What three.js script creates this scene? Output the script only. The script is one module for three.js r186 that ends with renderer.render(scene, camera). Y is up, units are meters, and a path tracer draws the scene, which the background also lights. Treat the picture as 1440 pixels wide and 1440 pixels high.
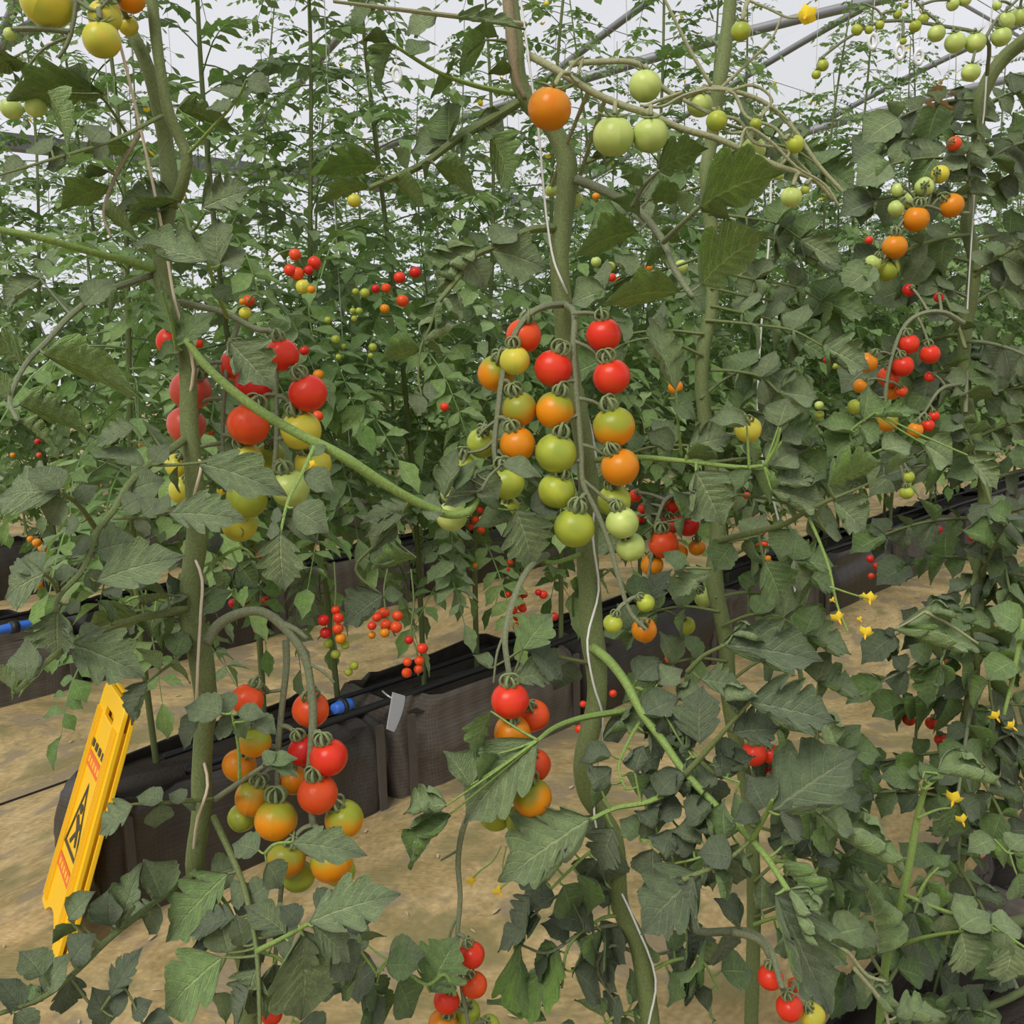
import * as THREE from 'three';
import { mergeGeometries } from 'three/addons/utils/BufferGeometryUtils.js';
import { ImprovedNoise } from 'three/addons/math/ImprovedNoise.js';

// ---------------------------------------------------------------- camera, sky, sun, exposure
const scene = new THREE.Scene();
const camera = new THREE.PerspectiveCamera(55, 1, 0.05, 120);
camera.position.set(0, 1.3, 0);
camera.rotation.order = 'YXZ';
camera.rotation.set(THREE.MathUtils.degToRad(-10), 0, THREE.MathUtils.degToRad(-1.3));
camera.updateMatrixWorld(true);
scene.background = new THREE.Color().setRGB(0.84, 0.85, 0.89);          // bright overcast sky
const sun = new THREE.DirectionalLight(new THREE.Color().setRGB(1, 0.96, 0.88), 3.0);
sun.position.set(-3.0, 9, 3.6);
sun.target.position.set(0.5, 0.6, -2.5);
sun.castShadow = true; sun.shadow.radius = 60; sun.shadow.mapSize.set(2048, 2048);
Object.assign(sun.shadow.camera, { left: -14, right: 14, top: 14, bottom: -14, near: 0.5, far: 40 });
scene.add(sun, sun.target);
const renderer = new THREE.WebGLRenderer({ antialias: true });
renderer.shadowMap.enabled = true;
renderer.toneMapping = THREE.LinearToneMapping;
renderer.toneMappingExposure = 1.0;

// ---------------------------------------------------------------- helpers
let seed = 7;
const rnd = () => { seed = (seed * 1664525 + 1013904223) >>> 0; return seed / 4294967296; };
const rr = (a, b) => a + (b - a) * rnd();
const V = (x, y, z) => new THREE.Vector3(x, y, z);
const FOCAL = 720 / Math.tan(THREE.MathUtils.degToRad(27.5));
const camQ = camera.quaternion.clone(), EYE = camera.position.clone();
// a surveyed point: direction read off the photograph plus its distance in metres along the view
const at = (x, y, d) => V((x - 720) / FOCAL * d, (720 - y) / FOCAL * d, -d).applyQuaternion(camQ).add(EYE);
const onGround = (x, y, h = 0) => { const v = at(x, y, 1).sub(EYE); return v.multiplyScalar((h - EYE.y) / v.y).add(EYE); };
const ROW = V(Math.SQRT1_2, 0, -Math.SQRT1_2), ACROSS = V(-Math.SQRT1_2, 0, -Math.SQRT1_2);
const place = (p, a, y = 0) => V(0, y, 0).addScaledVector(ACROSS, p).addScaledVector(ROW, a);
const noise = new ImprovedNoise();
const fbm = (x, y, z = 0, o = 4) => { let s = 0, a = 0.5; for (let i = 0; i < o; i++) { s += a * noise.noise(x, y, z + i * 7.3); x *= 2.03; y *= 2.03; a *= 0.5; } return s; };
const smooth = (a, b, x) => { const t = Math.min(1, Math.max(0, (x - a) / (b - a))); return t * t * (3 - 2 * t); };
const names = {};
const numbered = (n) => { const k = names[n] = (names[n] ?? -1) + 1; return k ? `${n}_${String(k).padStart(3, '0')}` : n; };
function mesh(name, geo, mat, parent) {
  const m = new THREE.Mesh(geo, mat); m.name = name; m.castShadow = m.receiveShadow = true;
  if (parent) parent.add(m);
  return m;
}
function thing(name, label, category, pos = V(0, 0, 0), group) {
  const g = new THREE.Group(); g.name = numbered(name); g.position.copy(pos); scene.add(g);
  g.userData = { label, category }; if (group) g.userData.group = group;
  return g;
}
function single(name, geo, mat, label, category, group) {
  const m = mesh(numbered(name), geo, mat, scene); m.userData = { label, category }; if (group) m.userData.group = group; return m;
}
function struct(name, geo, mat, label) { const m = mesh(name, geo, mat, scene); m.userData = { kind: 'structure', label, category: name.split('_')[0] }; return m; }
function build(pos, nor, uv, idx, col) {
  const g = new THREE.BufferGeometry();
  g.setAttribute('position', new THREE.Float32BufferAttribute(pos, 3));
  g.setAttribute('uv', new THREE.Float32BufferAttribute(uv, 2));
  if (col) g.setAttribute('color', new THREE.Float32BufferAttribute(col, 3));
  g.setIndex(idx);
  if (nor) g.setAttribute('normal', new THREE.Float32BufferAttribute(nor, 3)); else g.computeVertexNormals();
  return g;
}
// a swept round bar through points with a radius at each, ends closed
function tube(points, radii, per = 5, sides = 7, wobble = 0) {
  const c = points.length > 2 ? new THREE.CatmullRomCurve3(points, false, 'centripetal') : new THREE.LineCurve3(points[0], points[1]);
  const n = points.length > 2 ? (points.length - 1) * per : Math.max(1, Math.min(per, 3)), pos = [], uv = [], idx = [];
  let up = null, len = 0, last = null;
  for (let i = 0; i <= n; i++) {
    const t = i / n, p = c.getPoint(t), tan = c.getTangent(t);
    if (!up) up = Math.abs(tan.y) < 0.9 ? V(0, 1, 0) : V(1, 0, 0);
    const side = V().crossVectors(up, tan).normalize(); up = V().crossVectors(tan, side).normalize();
    const f = t * (points.length - 1), k = Math.min(points.length - 2, Math.floor(f)), R = Array.isArray(radii) ? (radii.length === points.length ? radii[k] + (radii[k + 1] - radii[k]) * (f - k) : radii[0] + (radii[radii.length - 1] - radii[0]) * t) : radii;
    if (last) len += last.distanceTo(p); last = p;
    for (let j = 0; j <= sides; j++) {
      const a = j / sides * Math.PI * 2, r = R * (1 + (wobble ? wobble * fbm(p.y * 30 + Math.cos(a), Math.sin(a) * 1.5 + p.x * 20, p.z * 20, 2) : 0));
      pos.push(p.x + (side.x * Math.cos(a) + up.x * Math.sin(a)) * r, p.y + (side.y * Math.cos(a) + up.y * Math.sin(a)) * r, p.z + (side.z * Math.cos(a) + up.z * Math.sin(a)) * r);
      uv.push(len, j / sides * Math.PI * 2 * R);
    }
  }
  const w = sides + 1;
  for (let i = 0; i < n; i++) for (let j = 0; j < sides; j++) { const a = i * w + j; idx.push(a, a + 1, a + w, a + 1, a + w + 1, a + w); }
  for (let j = 1; j < sides - 1; j++) { idx.push(0, j + 1, j); const b = n * w; idx.push(b, b + j, b + j + 1); }
  return build(pos, null, uv, idx);
}
const shift = (g, p) => g.translate(-p.x, -p.y, -p.z);
const bar = (a, b, r, sides = 8) => tube([a, b], [r, r], 1, sides);
function boxAt(w, h, d, x, y, z, turn = 0) { const g = new THREE.BoxGeometry(w, h, d); g.rotateY(turn); g.translate(x, y, z); return g; }

function texture(size, fn, srgb = true, repeat = true) {
  const data = new Uint8Array(size * size * 4);
  for (let y = 0; y < size; y++) for (let x = 0; x < size; x++) {
    const c = fn((x + 0.5) / size, (y + 0.5) / size), o = (y * size + x) * 4;
    data[o] = Math.max(0, Math.min(255, c[0])); data[o + 1] = Math.max(0, Math.min(255, c[1])); data[o + 2] = Math.max(0, Math.min(255, c[2])); data[o + 3] = 255;
  }
  const t = new THREE.DataTexture(data, size, size); t.magFilter = t.minFilter = THREE.LinearFilter;
  if (repeat) t.wrapS = t.wrapT = THREE.RepeatWrapping;
  if (srgb) t.colorSpace = THREE.SRGBColorSpace;
  t.needsUpdate = true; return t;
}
// noise that tiles over the unit square
const tileNoise = (u, v, f, o = 4, z = 0) => { const a = u * Math.PI * 2, b = v * Math.PI * 2, k = f / 6.283; let s = 0, m = 0.5, q = k; for (let i = 0; i < o; i++) { s += m * noise.noise(Math.cos(a) * q + 9.1, Math.sin(a) * q + Math.cos(b) * q * 1.37 + z, Math.sin(b) * q + i * 3.7); q *= 2; m *= 0.5; } return s; };
const lin = (r, g, b) => new THREE.Color().setRGB(r, g, b);

// ---------------------------------------------------------------- materials
// leaf blade: u runs from base to tip, v across; pale veins on a mottled blade
const veinAt = (u, v) => {
  const s = Math.abs(v - 0.5) * 2;
  const mid = 1 - smooth(0.015, 0.06, s);
  const ph = (u - s * 0.16) * 8.5, f = Math.abs(ph - Math.round(ph));
  const lat = (1 - smooth(0.03, 0.11, f)) * (1 - s * 0.55);
  const ph2 = (u * 1.3 + s * 0.9) * 15 + noise.noise(u * 30, v * 30, 1) * 0.6, f2 = Math.abs(ph2 - Math.round(ph2));
  return Math.max(mid, lat * 0.75, (1 - smooth(0.05, 0.16, f2)) * 0.22);
};
const leafMap = texture(512, (u, v) => {
  const n = fbm(u * 6, v * 6, 2) * 40 + fbm(u * 40, v * 40, 5, 2) * 30, k = veinAt(u, v);
  return [196 + n + k * 50, 210 + n + k * 40, 184 + n * 0.8 + k * 40];
}, true, false);
const leafBump = texture(512, (u, v) => { const k = 165 - veinAt(u, v) * 110 + fbm(u * 26, v * 26, 3, 3) * 80; return [k, k, k]; }, false, false);
const leafMat = (r, g, b, trans = 0.3, extra = {}) => new THREE.MeshPhysicalMaterial({ color: lin(r, g, b), map: leafMap, bumpMap: leafBump, bumpScale: 0.0032, roughness: 1, transmission: trans, thickness: 0, side: THREE.DoubleSide, specularIntensity: 0.6, ...extra });
const LEAF = [
  [leafMat(0.365, 0.425, 0.245, 0.32), leafMat(0.44, 0.60, 0.21, 0.5)],        // dusty grey-green, pale underside
  [leafMat(0.30, 0.42, 0.15, 0.45), leafMat(0.44, 0.64, 0.16, 0.52)],          // mid green
  [leafMat(0.40, 0.54, 0.22, 0.42), leafMat(0.46, 0.64, 0.22, 0.5)],     // young bright green
  [leafMat(0.235, 0.275, 0.18, 0.32), leafMat(0.38, 0.58, 0.14, 0.52)],    // dark old leaf
  [leafMat(0.48, 0.56, 0.31, 0.38), leafMat(0.54, 0.66, 0.33, 0.45)],     // pale, rolled
];
const BLADE = [[0.36, 0.54, 0.16], [0.27, 0.44, 0.12], [0.47, 0.64, 0.24], [0.38, 0.48, 0.25]].map((c) => leafMat(c[0], c[1], c[2], 0.48));
const stemTex = texture(256, (u, v) => { const n = tileNoise(u, v, 40, 4) * 60 + tileNoise(u, v, 160, 2, 4) * 40; return [212 + n, 214 + n, 206 + n]; });
stemTex.repeat.set(14, 14);
const stemMat = (r, g, b) => new THREE.MeshPhysicalMaterial({ color: lin(r, g, b), map: stemTex, bumpMap: stemTex, bumpScale: 0.0006, roughness: 0.72, sheen: 0.35, sheenColor: lin(0.5, 0.6, 0.35), sheenRoughness: 0.5 });
const STEM = stemMat(0.20, 0.25, 0.085), STEMLIGHT = stemMat(0.30, 0.44, 0.11), STEMGREY = stemMat(0.24, 0.265, 0.155), STEMBROWN = stemMat(0.33, 0.26, 0.15), STEMPALE = stemMat(0.42, 0.42, 0.24);
const CALYX = new THREE.MeshStandardMaterial({ color: lin(0.19, 0.235, 0.10), roughness: 0.8 });
const PETAL = new THREE.MeshPhysicalMaterial({ color: lin(0.92, 0.68, 0.03), roughness: 0.9, transmission: 0.25, thickness: 0, side: THREE.DoubleSide });
const ANTHER = new THREE.MeshStandardMaterial({ color: lin(0.8, 0.42, 0.01), roughness: 0.7 });
const DRY = new THREE.MeshStandardMaterial({ color: lin(0.45, 0.30, 0.16), roughness: 0.95, side: THREE.DoubleSide });
const TWINE = new THREE.MeshStandardMaterial({ color: lin(0.62, 0.52, 0.38), roughness: 0.9 }), CORD = new THREE.MeshStandardMaterial({ color: lin(0.66, 0.66, 0.62), roughness: 0.8 });
const SKIN = new THREE.MeshPhysicalMaterial({ vertexColors: true, roughness: 0.38, clearcoat: 0.22, clearcoatRoughness: 0.2, specularIntensity: 0.35 });
const STEEL = new THREE.MeshStandardMaterial({ color: lin(0.25, 0.255, 0.27), roughness: 0.5, metalness: 0.4 });
const GUTTER = new THREE.MeshStandardMaterial({ color: lin(0.16, 0.16, 0.16), roughness: 0.7 });
const FILM = new THREE.MeshPhysicalMaterial({ color: lin(0.97, 0.97, 0.985), roughness: 0.15, transmission: 0.95, thickness: 0, ior: 1.3, side: THREE.DoubleSide });
// ---------------------------------------------------------------- the greenhouse: floor, film, steel
const floorMap = texture(1024, (u, v) => {
  const a = tileNoise(u, v, 9, 5), b = tileNoise(u, v, 30, 4, 5), c = tileNoise(u, v, 190, 3, 11), m = smooth(0.02, 0.3, tileNoise(u, v, 14, 4, 21) + b * 0.3);
  const d = smooth(0.06, 0.24, tileNoise(u, v, 22, 4, 33));
  let r = 162 + a * 40 + b * 34 + c * 40, g = 141 + a * 34 + b * 32 + c * 38, bl = 97 + a * 30 + b * 32 + c * 34;
  r += (112 - r) * m * 0.7; g += (106 - g) * m * 0.7; bl += (66 - bl) * m * 0.7;          // mossy film
  r += (128 - r) * d * 0.75; g += (115 - g) * d * 0.75; bl += (92 - bl) * d * 0.75;           // damp dust
  return [r, g, bl];
});
floorMap.repeat.set(1 / 3.1, 1 / 3.1);
const floorBump = texture(512, (u, v) => { const k = 128 + tileNoise(u, v, 60, 4) * 110; return [k, k, k]; }, false);
floorBump.repeat.set(1 / 0.8, 1 / 0.8);
{
  const W = 44, g = new THREE.BoxGeometry(W, 0.2, W); g.translate(0, -0.1, 0);
  const p = g.attributes.position, u = g.attributes.uv;
  for (let i = 0; i < p.count; i++) u.setXY(i, p.getX(i) * 0.94 + p.getZ(i) * 0.33 + 1.3, p.getZ(i) * 0.94 - p.getX(i) * 0.33 + 0.4);
  const f = struct('floor', g, new THREE.MeshStandardMaterial({ map: floorMap, bumpMap: floorBump, bumpScale: 0.004, roughness: 0.93 }), 'trodden tan earth floor with olive moss between the grow-bag rows');
  f.rotation.y = Math.PI / 4;
}
const HALF = 9.5, EAVE = 3.25, RISE = 2.2, A0 = -9, A1 = 22;
const roofY = (p) => EAVE + RISE * (1 - (p / HALF) ** 2);
function sheet(fn, nu, nv) {                                     // a film with a little thickness of bow
  const pos = [], uv = [], idx = [];
  for (let i = 0; i <= nu; i++) for (let j = 0; j <= nv; j++) { const q = fn(i / nu, j / nv); pos.push(q.x, q.y, q.z); uv.push(i, j); }
  for (let i = 0; i < nu; i++) for (let j = 0; j < nv; j++) { const a = i * (nv + 1) + j; idx.push(a, a + 1, a + nv + 1, a + 1, a + nv + 2, a + nv + 1); }
  return build(pos, null, uv, idx);
}
struct('ceiling', sheet((u, v) => { const p = -HALF + 2 * HALF * u; return place(p, A0 + (A1 - A0) * v, roofY(p) + 0.03); }, 24, 12), FILM, 'milky plastic film stretched over the arched roof');
struct('wall_far', sheet((u, v) => place(HALF + 0.04, A0 + (A1 - A0) * u, EAVE * v), 12, 3), FILM, 'milky plastic film side of the greenhouse under the gutter');
struct('wall_near', sheet((u, v) => place(-HALF - 0.04, A0 + (A1 - A0) * u, EAVE * v), 12, 3), FILM, 'milky plastic film side behind the photographer');
for (const [n, a, l] of [['wall_end', A1 + 0.05, 'milky plastic film gable at the end of the rows'], ['wall_start', A0 - 0.05, 'milky plastic film gable at the start of the rows']])
  struct(n, sheet((u, v) => { const p = -HALF + 2 * HALF * u; return place(p, a, roofY(p) * v); }, 20, 3), FILM, l);
const archAt = [-7.4, -4.8, -2.2, 0.4, 3.0, 5.6, 8.2, 10.8, 13.4, 16, 18.6, 21.2];
archAt.forEach((a, i) => {
  const pts = []; for (let k = 0; k <= 22; k++) { const p = -HALF + 2 * HALF * k / 22; pts.push(place(p, a, roofY(p) - 0.05)); }
  pts.unshift(place(-HALF, a, 0)); pts.push(place(HALF, a, 0));
  struct(`trim_${i + 1}`, tube(pts, 0.038, 2, 8), STEEL, 'galvanised steel tube arch carrying the roof film');
});
let trimNo = archAt.length;
const slopeBar = (p0, a0, p1, a1, r, label) => { const pts = []; for (let k = 0; k <= 8; k++) { const p = p0 + (p1 - p0) * k / 8; pts.push(place(p, a0 + (a1 - a0) * k / 8, roofY(p) - 0.13)); } struct(`trim_${++trimNo}`, tube(pts, r, 2, 8), STEEL, label); };
for (const [p0, a0, p1, a1] of [[9.4, 2.35, 4.2, 5.6], [9.4, 6.55, 4.4, 11.2], [9.4, 11.2, 4.4, 15.8]]) slopeBar(p0, a0, p1, a1, 0.055, 'thick steel wind brace running slantwise under the roof film');
for (const p of [0, 4.6, -4.6]) slopeBar(p, A0 + 0.3, p + 0.001, A1 - 0.3, 0.02, 'thin steel purlin running along the roof');
{
  const g = new THREE.BoxGeometry(A1 - A0, 0.13, 0.16); const m = struct(`trim_${++trimNo}`, g, GUTTER, 'dark steel gutter beam along the far eave'); m.position.copy(place(HALF - 0.1, (A0 + A1) / 2, EAVE - 0.17)); m.rotation.y = Math.PI / 4;
}
// ground seams: thin buried hoses that lie as dark lines on the earth
const HOSE = new THREE.MeshStandardMaterial({ color: lin(0.012, 0.012, 0.013), roughness: 0.55 });
{
  const pts = [[-40, 1145], [60, 1110], [150, 1078], [300, 1030]].map(([x, y]) => onGround(x, y, 0.004));
  single('irrigation_hose', tube(pts, 0.0028, 6, 6), HOSE, 'thin dark hose lying on the earth beside the yellow sign', 'hose');
}
// dry leaf litter and straw scattered on the earth: beyond counting
{
  const litterBlade = build([0, 0, 0, 0.3, 0.12, 0.3, 0.35, 0.18, -0.28, 0.7, 0.16, 0.2, 0.72, 0.08, -0.22, 1, 0.02, 0.03], null, [0, 0, 0.3, 0.3, 0.35, 0.7, 0.7, 0.2, 0.7, 0.8, 1, 0.5], [0, 1, 2, 1, 3, 2, 2, 3, 4, 3, 5, 4]);
  const g = []; for (let k = 0; k < 420; k++) {
    const a = rr(0.5, 6), p = rr(1.2, 3.6), q = place(p, a, 0.004), L = rr(0.008, 0.035);
    const s = litterBlade.clone(); s.scale(L, L * 0.5, L * rr(0.2, 0.6)); s.rotateX(rr(-0.2, 0.2)); s.rotateY(rr(0, 6.3)); s.translate(q.x, q.y, q.z); g.push(s);
  }
  const m = single('leaf_litter', mergeGeometries(g), new THREE.MeshStandardMaterial({ color: lin(0.42, 0.33, 0.2), roughness: 1, side: THREE.DoubleSide }), 'dry leaf scraps and straw scattered on the earth floor', 'litter'); m.userData.kind = 'stuff';
}

// ---------------------------------------------------------------- grow bags
const fabricTex = texture(512, (u, v) => { const w = (Math.sin(u * 6.2832 * 90) + Math.sin(v * 6.2832 * 90)) * 10, n = tileNoise(u, v, 12, 4) * 36 + tileNoise(u, v, 60, 3, 7) * 30; return [190 + w + n, 184 + w + n, 176 + w + n]; });
const BAG = new THREE.MeshStandardMaterial({ color: lin(0.075, 0.069, 0.063), map: fabricTex, roughness: 0.42, bumpMap: fabricTex, bumpScale: 0.002 });
const BAGEND = new THREE.MeshStandardMaterial({ color: lin(0.19, 0.17, 0.15), map: fabricTex, roughness: 0.75, bumpMap: fabricTex, bumpScale: 0.002 });
const SOIL = new THREE.MeshStandardMaterial({ color: lin(0.035, 0.026, 0.02), roughness: 1, bumpMap: floorBump, bumpScale: 0.01 });
// soft sack: slumped rectangular walls with folds, rolled rim, seam strip at each end
function bagWall(L, H, D, k) {
  const pos = [], uv = [], idx = [], N = 56, M = 9;
  for (let j = 0; j <= M; j++) for (let i = 0; i <= N; i++) {
    const t = i / N * Math.PI * 2, v = j / M, e = 0.22;
    const c = Math.cos(t), s = Math.sin(t), sx = Math.sign(c) * Math.abs(c) ** e, sz = Math.sign(s) * Math.abs(s) ** e;
    const bulge = 1 + 0.05 * Math.sin(v * Math.PI) - 0.06 * smooth(0.85, 1, v), n = fbm(sx * 3 + k * 5, sz * 3 + v * 1.2, v * 0.8 + k, 3) * 0.075 * (0.35 + v);
    pos.push(sx * L / 2 * bulge * (1.02 - 0.06 * v) + sx * n * 0.4, v * H + (v > 0.6 ? fbm(sx * 4 + k, sz * 4, 3, 2) * 0.05 : 0), sz * D / 2 * bulge * (1.06 - 0.14 * v) + sz * n);
    uv.push(i / N * (L + D) * 2, v * H);
  }
  for (let j = M; j >= M - 2; j--) for (let i = 0; i <= N; i++) { const o = (j * (N + 1) + i) * 3; pos.push(pos[o] * 0.965, pos[o + 1] - (j === M ? 0 : 0), pos[o + 2] * 0.93); uv.push(i / N * (L + D) * 2, 1 - j * 0.03); }
  const W = N + 1;
  for (let j = 0; j < M + 3; j++) for (let i = 0; i < N; i++) { const a = j * W + i; idx.push(a, a + W, a + 1, a + 1, a + W, a + W + 1); }
  return build(pos, null, uv, idx);
}
const SILVER = new THREE.MeshStandardMaterial({ color: lin(0.45, 0.46, 0.48), roughness: 0.4, metalness: 0.5 }), BLUE = new THREE.MeshStandardMaterial({ color: lin(0.03, 0.13, 0.55), roughness: 0.45 });
const bagGeos = [0, 1, 2].map((k) => bagWall(0.8, 0.27, 0.34, k)), bagShort = bagWall(0.8, 0.27, 0.34, 4);
const seamGeo = boxAt(0.022, 0.25, 0.012, 0, 0.125, 0.182);
function bag(p, a, k, label, group) {
  const t = thing('grow_bag', label, 'grow bag', place(p, a), group); t.rotation.y = Math.PI / 4 + rr(-0.03, 0.03);
  mesh('sack', bagGeos[k % 3], k % 2 ? BAG : BAGEND, t);
  const cap = new THREE.CircleGeometry(0.5, 24); cap.rotateX(-Math.PI / 2); const pp = cap.attributes.position;
  for (let i = 0; i < pp.count; i++) { const x = pp.getX(i) * 2, z = pp.getZ(i) * 2, e = 0.25, r = Math.hypot(x, z) || 1; const c = x / r, s = z / r; pp.setXYZ(i, Math.sign(c) * Math.abs(c) ** e * 0.375 * r, 0.235 + 0.012 * Math.sin(i * 2.4), Math.sign(s) * Math.abs(s) ** e * 0.155 * r); }
  cap.computeVertexNormals(); mesh('soil', cap, SOIL, t);
  for (const q of [-1, 1]) mesh('seam_strip', seamGeo, BAGEND, t).position.x = q * 0.36;
  return t;
}
const rowsAt = [{ p: 0.47, a: [0.1, 6.4], word: 'nearest aisle' }, { p: 2.28, a: [0.52, 8.8] }, { p: 3.97, a: [0.6, 13] }, { p: 5.65, a: [1.2, 9] }];
const bagWhere = ['the front row under the large plants', 'the row behind the yellow sign', 'the second row across the earth path'];
const NTH = ['first', 'second', 'third', 'fourth', 'fifth', 'sixth', 'seventh', 'eighth', 'ninth', 'tenth', 'eleventh', 'twelfth', 'thirteenth', 'fourteenth', 'fifteenth', 'sixteenth', 'seventeenth', 'eighteenth', 'nineteenth', 'twentieth', 'twenty-first', 'twenty-second', 'twenty-third', 'twenty-fourth', 'twenty-fifth', 'twenty-sixth', 'twenty-seventh', 'twenty-eighth', 'twenty-ninth', 'thirtieth', 'thirty-first', 'thirty-second', 'thirty-third', 'thirty-fourth', 'thirty-fifth', 'thirty-sixth'];
const bagLabel = ['black fabric grow bag under the large-fruited plants along the aisle', 'black fabric grow bag in the row behind the yellow floor sign', 'black fabric grow bag in the second row across the earth path', 'black fabric grow bag in the third row, half hidden by foliage'];
const bagGroup = ['grow bags of the front row', 'grow bags of the row by the sign', 'grow bags of the second row', 'grow bags of the third row'];
rowsAt.forEach((r, i) => { let n = 0; for (let a = r.a[0] + 0.41 + (i === 1 ? 0.27 : 0); a < r.a[1]; a += 0.83) { bag(r.p, a, n + i, i < 3 ? `black fabric grow bag, ${NTH[n]} along ${bagWhere[i]}` : bagLabel[i], bagGroup[i]); n++; } });
// drip hoses along the bag rows, with blue couplings and a loop of thin feeder at each bag
for (const [i, r] of rowsAt.slice(1, 3).entries()) {
  for (const dz of [-0.1, 0.02]) {
    const pts = []; for (let a = r.a[0] + 0.5, k = 0; a < r.a[1]; a += 0.4, k++) pts.push(place(r.p - 0.02 + dz + fbm(a * 2, i, dz * 9, 2) * 0.05, a, 0.285 + 0.02 * fbm(a * 1.7, 4 + i, dz * 5, 2)));
    single('drip_hose', tube(pts, dz < 0 ? 0.011 : 0.008, 3, 7), HOSE, `black ${dz < 0 ? 'thick' : 'thin'} drip hose lying along the tops of the ${i ? 'second' : 'first'} bag row`, 'hose');
  }
}
for (const [x, y, d, L, label] of [[20, 882, 3.45, 0.07, 'blue hose coupling on the second bag row'], [482, 993, 2.6, 0.03, 'small blue hose coupling beside the grey bag tag']]) {
  const c = at(x, y, d), t = thing('hose_coupling', label, 'coupling', c);
  mesh('barrel', shift(tube([c.clone().addScaledVector(ROW, -L), c.clone(), c.clone().addScaledVector(ROW, L)], [0.014, 0.019, 0.014], 3, 10), c), BLUE, t);
  mesh('collar', shift(tube([c.clone().addScaledVector(ROW, -L * 0.2), c.clone().addScaledVector(ROW, L * 0.2)], [0.022, 0.022], 2, 10), c), HOSE, t);
}
{
  const c = at(555, 1000, 2.46), t = thing('bag_tag', 'grey plastic tag hanging on a wire at a bag corner', 'tag', c);
  const s = new THREE.Shape(); s.moveTo(-0.016, 0.045); s.lineTo(0.018, 0.04); s.quadraticCurveTo(0.024, 0, 0.008, -0.05); s.lineTo(-0.012, -0.045); s.closePath();
  const pl = mesh('plate', new THREE.ExtrudeGeometry(s, { depth: 0.003, bevelSize: 0.001, bevelThickness: 0.001 }), SILVER, t); pl.rotation.set(-0.15, 0.5, -0.25);
  mesh('wire', shift(tube([at(556, 985, 2.46), at(545, 978, 2.46), at(538, 972, 2.5)], 0.0025, 4, 6), c), SILVER, t);
}

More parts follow.
